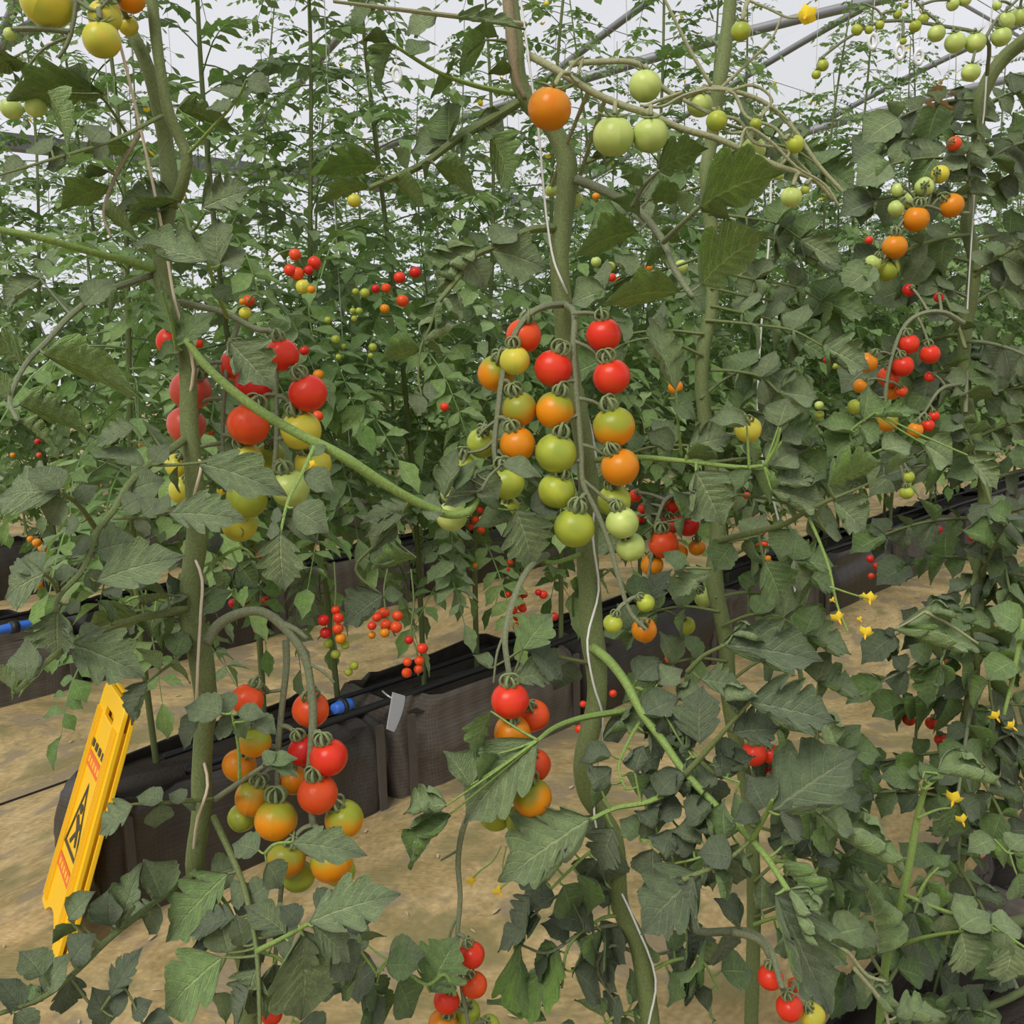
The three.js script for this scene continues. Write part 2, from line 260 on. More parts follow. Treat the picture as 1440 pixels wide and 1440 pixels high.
// ---------------------------------------------------------------- yellow floor sign, folded, leaning on a grow bag
{
  const C = onGround(69, 1276), D = onGround(92, 1354), lean = THREE.MathUtils.degToRad(-20);
  const base = C.clone().add(D).multiplyScalar(0.5), W = D.clone().sub(C), U = V(-W.z, 0, W.x).normalize().multiplyScalar(0.56 * Math.sin(lean)).add(V(0, 0.56 * Math.cos(lean), 0));
  const w = W.length(), h = U.length(), X = W.clone().normalize(), Yv = U.clone().addScaledVector(X, -U.dot(X)).normalize(), Z = V().crossVectors(X, Yv);
  const flip = Z.dot(EYE.clone().sub(base)) < 0;
  const t = thing('floor_sign', 'yellow plastic wet-floor caution sign leaning folded against a black grow bag', 'sign', base);
  const hz = flip ? -1 : 1; t.quaternion.setFromRotationMatrix(new THREE.Matrix4().makeBasis(X.clone().multiplyScalar(hz), Yv, Z.clone().multiplyScalar(hz)));
  const YEL = new THREE.MeshPhysicalMaterial({ color: lin(0.86, 0.50, 0.008), roughness: 0.42, clearcoat: 0.15 }), RED = new THREE.MeshStandardMaterial({ color: lin(0.72, 0.13, 0.03), roughness: 0.6 }), INK = new THREE.MeshStandardMaterial({ color: lin(0.05, 0.045, 0.03), roughness: 0.6 });
  const panel = (z, name) => {
    const s = new THREE.Shape(), b = w / 2, tw = b * 0.86; s.moveTo(-b, 0.02); s.lineTo(-b, 0.1); s.lineTo(-tw, h - 0.03); s.quadraticCurveTo(-tw, h, -tw + 0.03, h); s.lineTo(tw - 0.03, h); s.quadraticCurveTo(tw, h, tw, h - 0.03); s.lineTo(b, 0.1); s.lineTo(b, 0.0); s.lineTo(b - 0.05, 0.0); s.quadraticCurveTo(0, 0.09, -b + 0.05, 0.02); s.closePath();
    const hole = new THREE.Path(); hole.moveTo(-0.045, h - 0.065); hole.lineTo(0.045, h - 0.065); hole.lineTo(0.045, h - 0.04); hole.lineTo(-0.045, h - 0.04); hole.closePath(); s.holes.push(hole);
    const g = new THREE.ExtrudeGeometry(s, { depth: 0.007, bevelSize: 0.002, bevelThickness: 0.002, bevelSegments: 2 }); g.translate(0, 0, z);
    const m = mesh(name, g, YEL, t);
    for (const sx of [-1, 1]) for (let k = 0; k < 4; k++) { const r = mesh('rib', boxAt(0.005, h * 0.82, 0.006, sx * (w / 2 * 0.95 - 0.006 - k * 0.011) * (1 - 0.0), h * 0.48, z + 0.011), YEL, m); r.rotation.z = sx * 0.028; }
    return m;
  };
  panel(0.012, 'front_panel'); panel(-0.006, 'back_panel');
  const fz = 0.0245;
  const flat = (shape, name, mat) => { const g = new THREE.ExtrudeGeometry(shape, { depth: 0.0006, bevelEnabled: false }); g.translate(0, 0, fz - 0.002); return mesh(name, g, mat, t); };
  const rect = (x0, y0, x1, y1) => { const s = new THREE.Shape(); s.moveTo(x0, y0); s.lineTo(x1, y0); s.lineTo(x1, y1); s.lineTo(x0, y1); s.closePath(); return s; };
  const q = w * 0.27;
  flat(rect(-q, h * 0.665, q, h * 0.725), 'printed_band', RED); flat(rect(-q * 1.1, h * 0.235, q * 1.1, h * 0.29), 'printed_band', RED);
  const tri = new THREE.Shape(); tri.moveTo(-q * 1.05, h * 0.335); tri.lineTo(q * 1.05, h * 0.335); tri.lineTo(0, h * 0.625); tri.closePath();
  const inn = new THREE.Path(); inn.moveTo(-q * 0.86, h * 0.35); inn.lineTo(0, h * 0.594); inn.lineTo(q * 0.86, h * 0.35); inn.closePath(); tri.holes.push(inn); flat(tri, 'warning_triangle', INK);
  const man = new THREE.Shape(); man.moveTo(-0.03, h * 0.37); man.lineTo(0.004, h * 0.43); man.lineTo(-0.022, h * 0.47); man.lineTo(-0.012, h * 0.49); man.lineTo(0.014, h * 0.462); man.lineTo(0.03, h * 0.475); man.lineTo(0.034, h * 0.455); man.lineTo(0.018, h * 0.44); man.lineTo(0.034, h * 0.38); man.lineTo(0.024, h * 0.375); man.lineTo(0.008, h * 0.415); man.lineTo(-0.018, h * 0.362); man.closePath();
  flat(man, 'slipping_figure', INK); const hd = new THREE.Shape(); hd.absarc(-0.002, h * 0.515, 0.011, 0, 6.28); flat(hd, 'slipping_figure', INK);
  for (let k = 0; k < 4; k++) flat(rect(-q + k * q * 0.52, h * 0.745, -q + k * q * 0.52 + q * 0.3, h * 0.775), 'printed_line', INK);
  for (let row = 0; row < 2; row++) for (let k = 0; k < 5; k++) { const y = row ? h * 0.25 : h * 0.682; const s = flat(rect(-q * 0.86 + k * q * 0.36, y, -q * 0.86 + k * q * 0.36 + q * 0.2, y + h * 0.026), 'printed_line', YEL); s.position.z = 0.0004; }
}
// ---------------------------------------------------------------- leaflets
// unit leaflet: x from base (0) to tip (1), z across, y out of the upper side; two skins a hair apart
function leafletGeo({ lobes = 3, depth = 0.3, wide = 0.32, curl = 0.3, droop = 0.2, pucker = 0.012, wave = 0.02, s = 1, N = 26, M = 6, slant = 0.5, both = true }) {
  const P = [], U = [], cols = 2 * M + 1;
  const ph = fbm(s * 3.1, 2, 5) * 4;
  for (let i = 0; i <= N; i++) {
    const t = i / N, env = Math.sin(Math.PI * Math.min(1, Math.max(0, t)) ** wide ** 0.55) ** 0.75 * (1 - 0.5 * smooth(0.5, 1, t));
    for (let j = -M; j <= M; j++) {
      const v = j / M, sd = Math.sign(v) || 1, q = t * (lobes + 0.6) + (sd > 0 ? 0 : 0.32) + s * 0.13, fr = q - Math.floor(q);
      const sinus = Math.min(fr, 1 - fr), cut = depth * (1 - smooth(0.3, 0.9, t) * 0.75) * (0.75 * Math.exp(-((sinus / 0.13) ** 2)) + 0.35 * (1 - fr) ** 2);
      const fine = 0.03 * Math.sin(t * 41 + s * 5 + sd) + 0.02 * Math.sin(t * 23 + s);
      const hw = Math.max(0.0, 0.5 * env * (1 - cut + fine * env)), w = Math.abs(v) * hw;
      // roll across: angle grows towards the edge
      const a = curl * (0.7 + 0.3 * Math.sin(t * 7 + ph + sd)); let z = 0, y = 0; const K = 6;
      for (let k = 0; k < K; k++) { const f = (k + 0.5) / K * Math.abs(v), an = a * (0.35 * f + f * f * f * 1.1); z += Math.cos(an) * w / K; y += Math.sin(an) * w / K; }
      const vein = (t - Math.abs(v) * 0.08) * 8.5, pk = pucker * (Math.abs(Math.sin(Math.PI * vein)) - 0.5) * (1 - Math.abs(v) * 0.3) * Math.min(1, env * 1.2) - pucker * 0.8 * Math.exp(-v * v * 60);
      let x = t + slant * w * (1 - t * 0.6);
      y += pk + wave * v * v * Math.sin(t * 11 + ph * 2 + sd * 1.3);
      // bend along the length
      const b = droop * 2, th = b * x; const bx = b ? Math.sin(th) / b : x, by = b ? -(1 - Math.cos(th)) / b : 0;
      P.push([bx - Math.sin(-th) * -y * 0, by, 0, th, y, sd * z]); U.push([t, 0.5 + v * 0.5]);
    }
  }
  const pos = [], uv = [], idx = [];
  for (const off of both ? [0, -0.004] : [0]) for (let k = 0; k < P.length; k++) {
    const [bx, by, , th, y, z] = P[k], yy = y + off; pos.push(bx + Math.sin(th) * yy, by + Math.cos(th) * yy, z); uv.push(...U[k]);
  }
  for (let i = 0; i < N; i++) for (let j = 0; j < cols - 1; j++) { const a = i * cols + j; idx.push(a, a + 1, a + cols, a + 1, a + cols + 1, a + cols); }
  const top = idx.length;
  if (both) for (let k = 0; k < top; k += 3) idx.push(idx[k] + P.length, idx[k + 2] + P.length, idx[k + 1] + P.length);
  const g = build(pos, null, uv, idx);
  if (both) { g.addGroup(0, top, 0); g.addGroup(top, top, 1); }
  return g;
}
// forms: 0 gently drooping, 1 edges turned up, 2 rolled up, 3 edges turned down, 4 limp and long
const FORM = [{ curl: 0.45, droop: 0.3 }, { curl: 1.5, droop: 0.12, wave: 0.03 }, { curl: 3.4, droop: 0.25, wave: 0.04 }, { curl: -0.8, droop: 0.35 }, { curl: 0.8, droop: 0.7, wave: 0.045 }];
const LIB = { small: [], lobed: [] };
FORM.forEach((f, k) => {
  LIB.small.push([0, 1].map((q) => leafletGeo({ ...f, lobes: 2, depth: 0.1, wide: 0.42, pucker: 0.02, s: k * 2 + q, N: 18, M: 5, slant: 0.2 })));
  LIB.lobed.push([0, 1, 2].map((q) => leafletGeo({ ...f, lobes: 2.6 + q * 0.8, depth: 0.34 + q * 0.08, wide: 0.3, s: k * 3 + q, pucker: 0.022, N: 32 })));
});
// low leaflets for the plants further off, made per compound leaf
const FAR = [0, 1, 2].map((q) => leafletGeo({ lobes: 2, depth: 0.3, wide: 0.34, curl: [0.6, 1.4, -0.6][q], droop: [0.35, 0.15, 0.5][q], s: q + 2, N: 6, M: 1, pucker: 0.0, both: false, slant: 0.4 }));
const TINY = [0, 1].map((q) => leafletGeo({ lobes: 2, depth: 0, wide: 0.36, curl: [0.8, -0.4][q], droop: 0.3, s: q, N: 4, M: 1, pucker: 0, both: false }));

const MX = new THREE.Matrix4();
function basis(base, X, Yn, L, T, W) { const Z = V().crossVectors(X, Yn).normalize(), Y = V().crossVectors(Z, X).normalize(); return new THREE.Matrix4().makeBasis(X.clone().multiplyScalar(L), Y.multiplyScalar(T), Z.multiplyScalar(W)).setPosition(base); }

// a traced leaflet: base and tip seen at (bx,by) and (tx,ty), apparent width w; phi turns the blade about its midrib:
// 0 faces the viewer, 60 looks up, above 90 shows the underside
function putLeaflet(parent, origin, [bx, by, tx, ty, w, phi = 42, form = 0, tone = 0, lean = 0], d, i) {
  const px = d / FOCAL, a = at(bx, by, d), b0 = at(tx, ty, d), Lp = a.distanceTo(b0);
  const b = at(tx, ty, d + Lp * lean), X = b.clone().sub(a), L = X.length(); X.normalize();
  const view = EYE.clone().sub(a).normalize(), side = V().crossVectors(X, view).normalize(); if (side.y < 0) side.negate();
  let up = side; if (Math.abs(side.y) < 0.25 && i % 2) up = side.clone().negate();
  const f = V().crossVectors(up, X).normalize(); if (f.dot(view) < 0) f.negate();
  const r = THREE.MathUtils.degToRad(phi), n = f.multiplyScalar(Math.cos(r)).addScaledVector(up, Math.sin(r));
  const c = Math.max(0.5, Math.abs(Math.cos(r))), grow = form === 2 ? 1.5 : form === 1 ? 1.2 : 1.05;
  const big = Math.hypot(tx - bx, ty - by) > 62;
  const W = Math.min(w * px / c * grow, L * (form === 2 ? 1.3 : 1.05)) * (big ? 1.28 : 1.4),  lib = (big ? LIB.lobed : LIB.small)[form], g = lib[i % lib.length];
  const m = mesh('leaflet', g, LEAF[tone], parent);
  basis(a.clone().sub(origin), X, n, L * (form === 4 || form === 0 ? 1.06 : 1.0), (L + W) / 2, W).decompose(m.position, m.quaternion, m.scale);
  return m;
}
// a traced compound leaf: stalk path, depth at its two ends, leaflets along it
function putLeaf(plant, { path, d, r = 4, mat = STEM, lf = [], name = 'leaf' }) {
  const [d0, d1] = Array.isArray(d) ? d : [d, d], o = plant.position, n = path.length;
  const deep = path.map((q, k) => d0 + (d1 - d0) * (n > 1 ? k / (n - 1) : 0));
  const pts = path.map((q, k) => at(q[0], q[1], deep[k])), geos = [shift(tube(pts, [r * d0 / FOCAL, r * 0.6 * d1 / FOCAL], 5, 7), o)];
  const deepAt = (x, y) => { let best = 1e9, z = d0, q = path[0]; for (let k = 0; k < n - 1; k++) { const [x0, y0] = path[k], [x1, y1] = path[k + 1], l = (x1 - x0) ** 2 + (y1 - y0) ** 2 || 1, t = Math.max(0, Math.min(1, ((x - x0) * (x1 - x0) + (y - y0) * (y1 - y0)) / l)), e = Math.hypot(x - x0 - t * (x1 - x0), y - y0 - t * (y1 - y0)); if (e < best) { best = e; z = deep[k] + (deep[k + 1] - deep[k]) * t; q = [x0 + t * (x1 - x0), y0 + t * (y1 - y0)]; } } return [z, q, best]; };
  const kids = lf.map((l) => { const [z, q, far] = deepAt(l[0], l[1]); const zz = z + rr(-0.008, 0.008); if (far > 2) geos.push(shift(tube([at(q[0], q[1], z), at((q[0] + l[0]) / 2, (q[1] + l[1]) / 2 + 1.5, (z + zz) / 2), at(l[0], l[1], zz)], [Math.min(2.6, r * 0.6) * z / FOCAL, 1.5 * z / FOCAL], 3, 5), o)); return [l, zz]; });
  const stalk = mesh(name, mergeGeometries(geos), mat, plant);
  kids.forEach(([l, z], i) => putLeaflet(stalk, o, l, z, i + Math.round(l[0])));
  return stalk;
}
const px3 = (list) => list.map(([x, y, d]) => at(x, y, d));
// ---------------------------------------------------------------- tomatoes
const RIPE = { red: [[0.64, 0.028, 0.012], [0.66, 0.05, 0.015]], crimson: [[0.52, 0.016, 0.012], [0.5, 0.02, 0.012]], scarlet: [[0.68, 0.085, 0.016], [0.66, 0.06, 0.014]], orange: [[0.68, 0.19, 0.006], [0.58, 0.24, 0.01]], mixed: [[0.70, 0.24, 0.006], [0.27, 0.30, 0.025]], olive: [[0.60, 0.22, 0.012], [0.27, 0.28, 0.03]], green: [[0.40, 0.44, 0.045], [0.26, 0.33, 0.045]], pale: [[0.50, 0.58, 0.17], [0.36, 0.47, 0.11]], yellow: [[0.62, 0.50, 0.05], [0.44, 0.47, 0.06]], pink: [[0.60, 0.09, 0.06], [0.56, 0.08, 0.04]] };
const WORD = { red: 'bright red', crimson: 'deep red', scarlet: 'orange-red', orange: 'orange', mixed: 'orange tomato with green shoulders', olive: 'olive-orange', green: 'unripe green', pale: 'pale green', yellow: 'yellow', pink: 'dull pinkish red' };
const fruitCache = {};
function fruitGeo(kind, v, wide = 24, high = 16) {
  const key = kind + v + wide; if (fruitCache[key]) return fruitCache[key];
  const g = new THREE.SphereGeometry(0.5, wide, high), p = g.attributes.position, col = [], [low, top] = RIPE[kind];
  for (let i = 0; i < p.count; i++) {
    let x = p.getX(i) * 2, y = p.getY(i) * 2, z = p.getZ(i) * 2; const r = Math.hypot(x, z), a = Math.atan2(z, x);
    const lump = 1 + 0.018 * Math.sin(a * 3 + v * 2) * r + 0.012 * Math.sin(a * 5 + v), dim = y > 0 ? 0.13 * Math.exp(-r * r * 9) : 0.03 * Math.exp(-r * r * 16);
    p.setXYZ(i, x * 0.5 * lump, (y * 0.955 - Math.sign(y) * dim) * 0.5, z * 0.5 * lump);
    const n = fbm(x * 1.3 + v * 3, y * 1.3, z * 1.3 + 4, 3) * 0.9, band = kind === 'mixed' || kind === 'olive' ? smooth(-0.25, 0.75, y + n * 0.9 + 0.35 * Math.sin(a + v)) : smooth(-0.35, 0.45, n), streak = 1 + 0.05 * Math.sin(a * 22 + n * 5) * (kind === 'pale' || kind === 'green' ? 1.4 : 0.5);
    for (let c = 0; c < 3; c++) col.push((low[c] + (top[c] - low[c]) * band) * streak);
  }
  g.setAttribute('color', new THREE.Float32BufferAttribute(col, 3)); g.computeVertexNormals();
  return fruitCache[key] = g;
}
// calyx: five or six narrow sepals that curl back over the stalk, on a small knuckle
const calyxGeo = [0, 1, 2].map((v) => {
  const g = [], n = v === 2 ? 7 : 6;
  for (let k = 0; k < n; k++) {
    const a = k / n * 6.283 + v, pts = [], R = 0.175 + 0.03 * Math.sin(k * 2.1 + v), loop = (v === 1 ? 4.2 : 5.0) + 0.5 * Math.sin(k * 3 + v);
    for (let i = 0; i <= 9; i++) { const th = i / 9 * loop, out = 0.06 + R * Math.sin(th) * (1 - i * 0.02), y = 0.4 + R * (1 - Math.cos(th)) * 0.95; pts.push(V(Math.cos(a + 0.02 * i) * out, y, Math.sin(a + 0.02 * i) * out)); }
    g.push(tube(pts, [0.05, 0.045, 0.045, 0.042, 0.038, 0.034, 0.03, 0.024, 0.018, 0.01], 1, 5));
  }
  g.push(tube([V(0, 0.34, 0), V(0, 0.43, 0), V(0.01, 0.52, 0.01)], [0.08, 0.055, 0.04], 3, 6));
  return mergeGeometries(g);
});
const starGeo = (() => { const g = []; for (let k = 0; k < 6; k++) { const a = k * 1.047, pts = [V(0, 0.43, 0), V(Math.cos(a) * 0.2, 0.47, Math.sin(a) * 0.2), V(Math.cos(a) * 0.44, 0.58 + 0.1 * Math.sin(k * 5), Math.sin(a) * 0.44)]; g.push(tube(pts, [0.05, 0.035, 0.006], 3, 4)); } return mergeGeometries(g); })();
const ordinal = ['topmost', 'second', 'third', 'fourth', 'fifth', 'sixth', 'seventh', 'eighth', 'ninth', 'tenth', 'eleventh', 'twelfth', 'thirteenth', 'fourteenth', 'fifteenth', 'sixteenth', 'seventeenth', 'eighteenth', 'nineteenth', 'twentieth', 'twenty-first', 'twenty-second', 'twenty-third', 'twenty-fourth', 'twenty-fifth', 'twenty-sixth', 'twenty-seventh', 'twenty-eighth'];
// a traced truss: stalks (paths) belong to the plant, each tomato is a thing of its own; front fruit first
function putTruss(plant, { d, stalks = [], t = [], where, group, mat = STEMGREY, star = false, bare = false }) {
  const o = plant.position, geos = [], line = [];
  for (const [r, path, dd = 0] of stalks) { const pts = path.map(([x, y, z = 0]) => at(x, y, d + dd + z)); geos.push(shift(tube(pts, [r * d / FOCAL, r * 0.65 * d / FOCAL], 4, 7, 0.25), o)); const c = new THREE.CatmullRomCurve3(pts); for (let k = 0; k <= 30; k++) line.push(c.getPoint(k / 30)); }
  const made = [];
  for (const [x, y, dia, kind, dz = 0] of t) {
    const R = dia / 2 * d / FOCAL; let z = d + dz, c = at(x, y, z);
    for (let n = 0; n < 40 && made.some((q) => q.c.distanceTo(c) < (q.R + R) * 0.97); n++) { z += 0.002; c = at(x, y, z); }
    made.push({ c, R: R * z / d, kind, x });
  }
  const order = [...made].sort((a, b) => b.c.y - a.c.y);
  for (const q of made) {
    let hit = null, best = 1e9; const top = q.c.clone().add(V(0, q.R * 1.4, 0));
    for (const p of line) { const e = p.distanceTo(top) + Math.max(0, q.c.y - p.y) * 1.5; if (e < best) { best = e; hit = p; } }
    const axis = V(0, 1, 0); if (hit) axis.addScaledVector(hit.clone().sub(q.c).normalize(), 0.9).addScaledVector(EYE.clone().sub(q.c).normalize(), 0.5).normalize();
    const n = order.indexOf(q), w = q.kind === 'mixed' ? 'green-shouldered orange cherry tomato' : `${WORD[q.kind]} cherry tomato`;
    const g = thing('cherry_tomato', `${w}, ${ordinal[n]}${n ? ' from top' : ''} ${where}`, 'tomato', q.c, group);
    g.quaternion.setFromUnitVectors(V(0, 1, 0), axis); g.rotateY(rr(0, 6)); g.scale.setScalar(q.R * 2);
    mesh('fruit', fruitGeo(q.kind, Math.floor(rr(0, 3))), SKIN, g);
    mesh('calyx', star ? starGeo : calyxGeo[Math.floor(rr(0, 3))], CALYX, g);
    if (hit && best < 0.16) { const end = q.c.clone().addScaledVector(axis, q.R * 1.02); geos.push(shift(tube([hit, hit.clone().lerp(end, 0.5).add(V(0, q.R * 0.25, 0)), end], [0.0024, 0.002, 0.0022], 3, 6), o)); }
  }
  if (geos.length) mesh('truss_stalk', mergeGeometries(geos), mat, plant);
}
// flower: five reflexed petals round an anther cone
const petalGeo = (() => { const s = leafletGeo({ lobes: 0, depth: 0, wide: 0.34, curl: 0.4, droop: -0.35, pucker: 0, N: 5, M: 2, both: false }); s.scale(1, 1, 0.7); return s; })();
const flowerPetals = (() => { const g = []; for (let k = 0; k < 5; k++) { const q = petalGeo.clone(); q.rotateZ(0.35); q.rotateY(k * 1.2566); g.push(q); } return mergeGeometries(g); })();
const antherGeo = tube([V(0, 0, 0), V(0, -0.25, 0), V(0.02, -0.55, 0.02)], [0.11, 0.12, 0.03], 3, 6);
function flower(parent, pos, size, dir) {
  const m = mesh('flower', flowerPetals, PETAL, parent); m.position.copy(pos); m.scale.setScalar(size);
  m.quaternion.setFromUnitVectors(V(0, -1, 0), dir.clone().normalize()); m.rotateY(rr(0, 6));
  mesh('anther_cone', antherGeo, ANTHER, m); return m;
}
const putFlower = (plant, x, y, d, sizePx) => flower(plant, at(x, y, d).sub(plant.position), sizePx * 0.68 * d / FOCAL, V(rr(-0.6, 0.6), -0.5, 0.7));
// ---------------------------------------------------------------- the large plants of the front row
function stemOf(plant, list, mat = STEM, name = 'stem', sides = 11) {       // [x, y, radius as seen, depth]
  const pts = list.map(([x, y, r, d]) => at(x, y, d)), rad = list.map(([x, y, r, d]) => r * d / FOCAL);
  return mesh(name, shift(tube(pts, rad, 5, sides, 0.22), plant.position), mat, plant);
}
const foot = (x, y, r, d, h = 0.235) => { const p = at(x, y, d); return [p, h, r * d / FOCAL]; };
function rootStem(plant, x, y, r, d, to) { const p = at(x, y, d), q = V(to.x, 0.22, to.z); mesh('lower_stem', shift(tube([p, p.clone().lerp(q, 0.5).add(V(0.02, 0, 0.01)), q], r * d / FOCAL, 6, 9, 0.2), plant.position), STEM, plant); }

// ---- plant beside the yellow sign
const P1 = thing('tomato_plant', 'tall tomato plant with bent green stem and two ripening trusses, beside the yellow sign', 'tomato plant', place(0.5, 0.36, 0.22));
stemOf(P1, [[160, -30, 6, .80], [168, 10, 7, .80], [200, 75, 9, .80], [224, 150, 11, .81], [233, 200, 11, .82], [238, 250, 12, .82], [235, 300, 12, .82], [228, 350, 12, .82], [229, 400, 12, .82], [246, 445, 12, .82], [262, 497, 12, .82], [266, 590, 12, .82], [272, 663, 13, .82], [278, 747, 15, .82], [269, 813, 15, .82], [267, 857, 16, .82], [280, 913, 18, .82], [287, 960, 16, .82], [290, 993, 15, .82], [285, 1060, 14, .82], [283, 1143, 14, .82], [275, 1230, 13, .83], [298, 1275, 12, .86], [342, 1345, 12, .88], [350, 1460, 12, .88]]);
rootStem(P1, 350, 1460, 12, .88, place(0.5, 0.36));
stemOf(P1, [[212, -20, 8, .78], [217, 30, 8, .78], [226, 100, 8, .78], [238, 160, 8, .785], [255, 200, 8, .79], [263, 220, 8, .79], [256, 260, 8, .795], [243, 290, 8, .805]], STEM, 'side_stem');
stemOf(P1, [[262, 478, 5, .79], [290, 515, 6, .785], [350, 567, 7, .78], [410, 605, 7, .78], [480, 641, 7.5, .79], [540, 680, 7, .81], [590, 708, 6.5, .83], [635, 724, 6, .85], [660, 718, 6, .86], [676, 685, 5, .88]], STEMLIGHT, 'side_shoot');
stemOf(P1, [[-20, 319, 5, .72], [60, 335, 5, .74], [130, 355, 5, .77], [190, 370, 6, .80], [216, 378, 6, .815]], STEMLIGHT, 'side_shoot');
const leafs = (plant, list) => list.forEach((l) => putLeaf(plant, l));
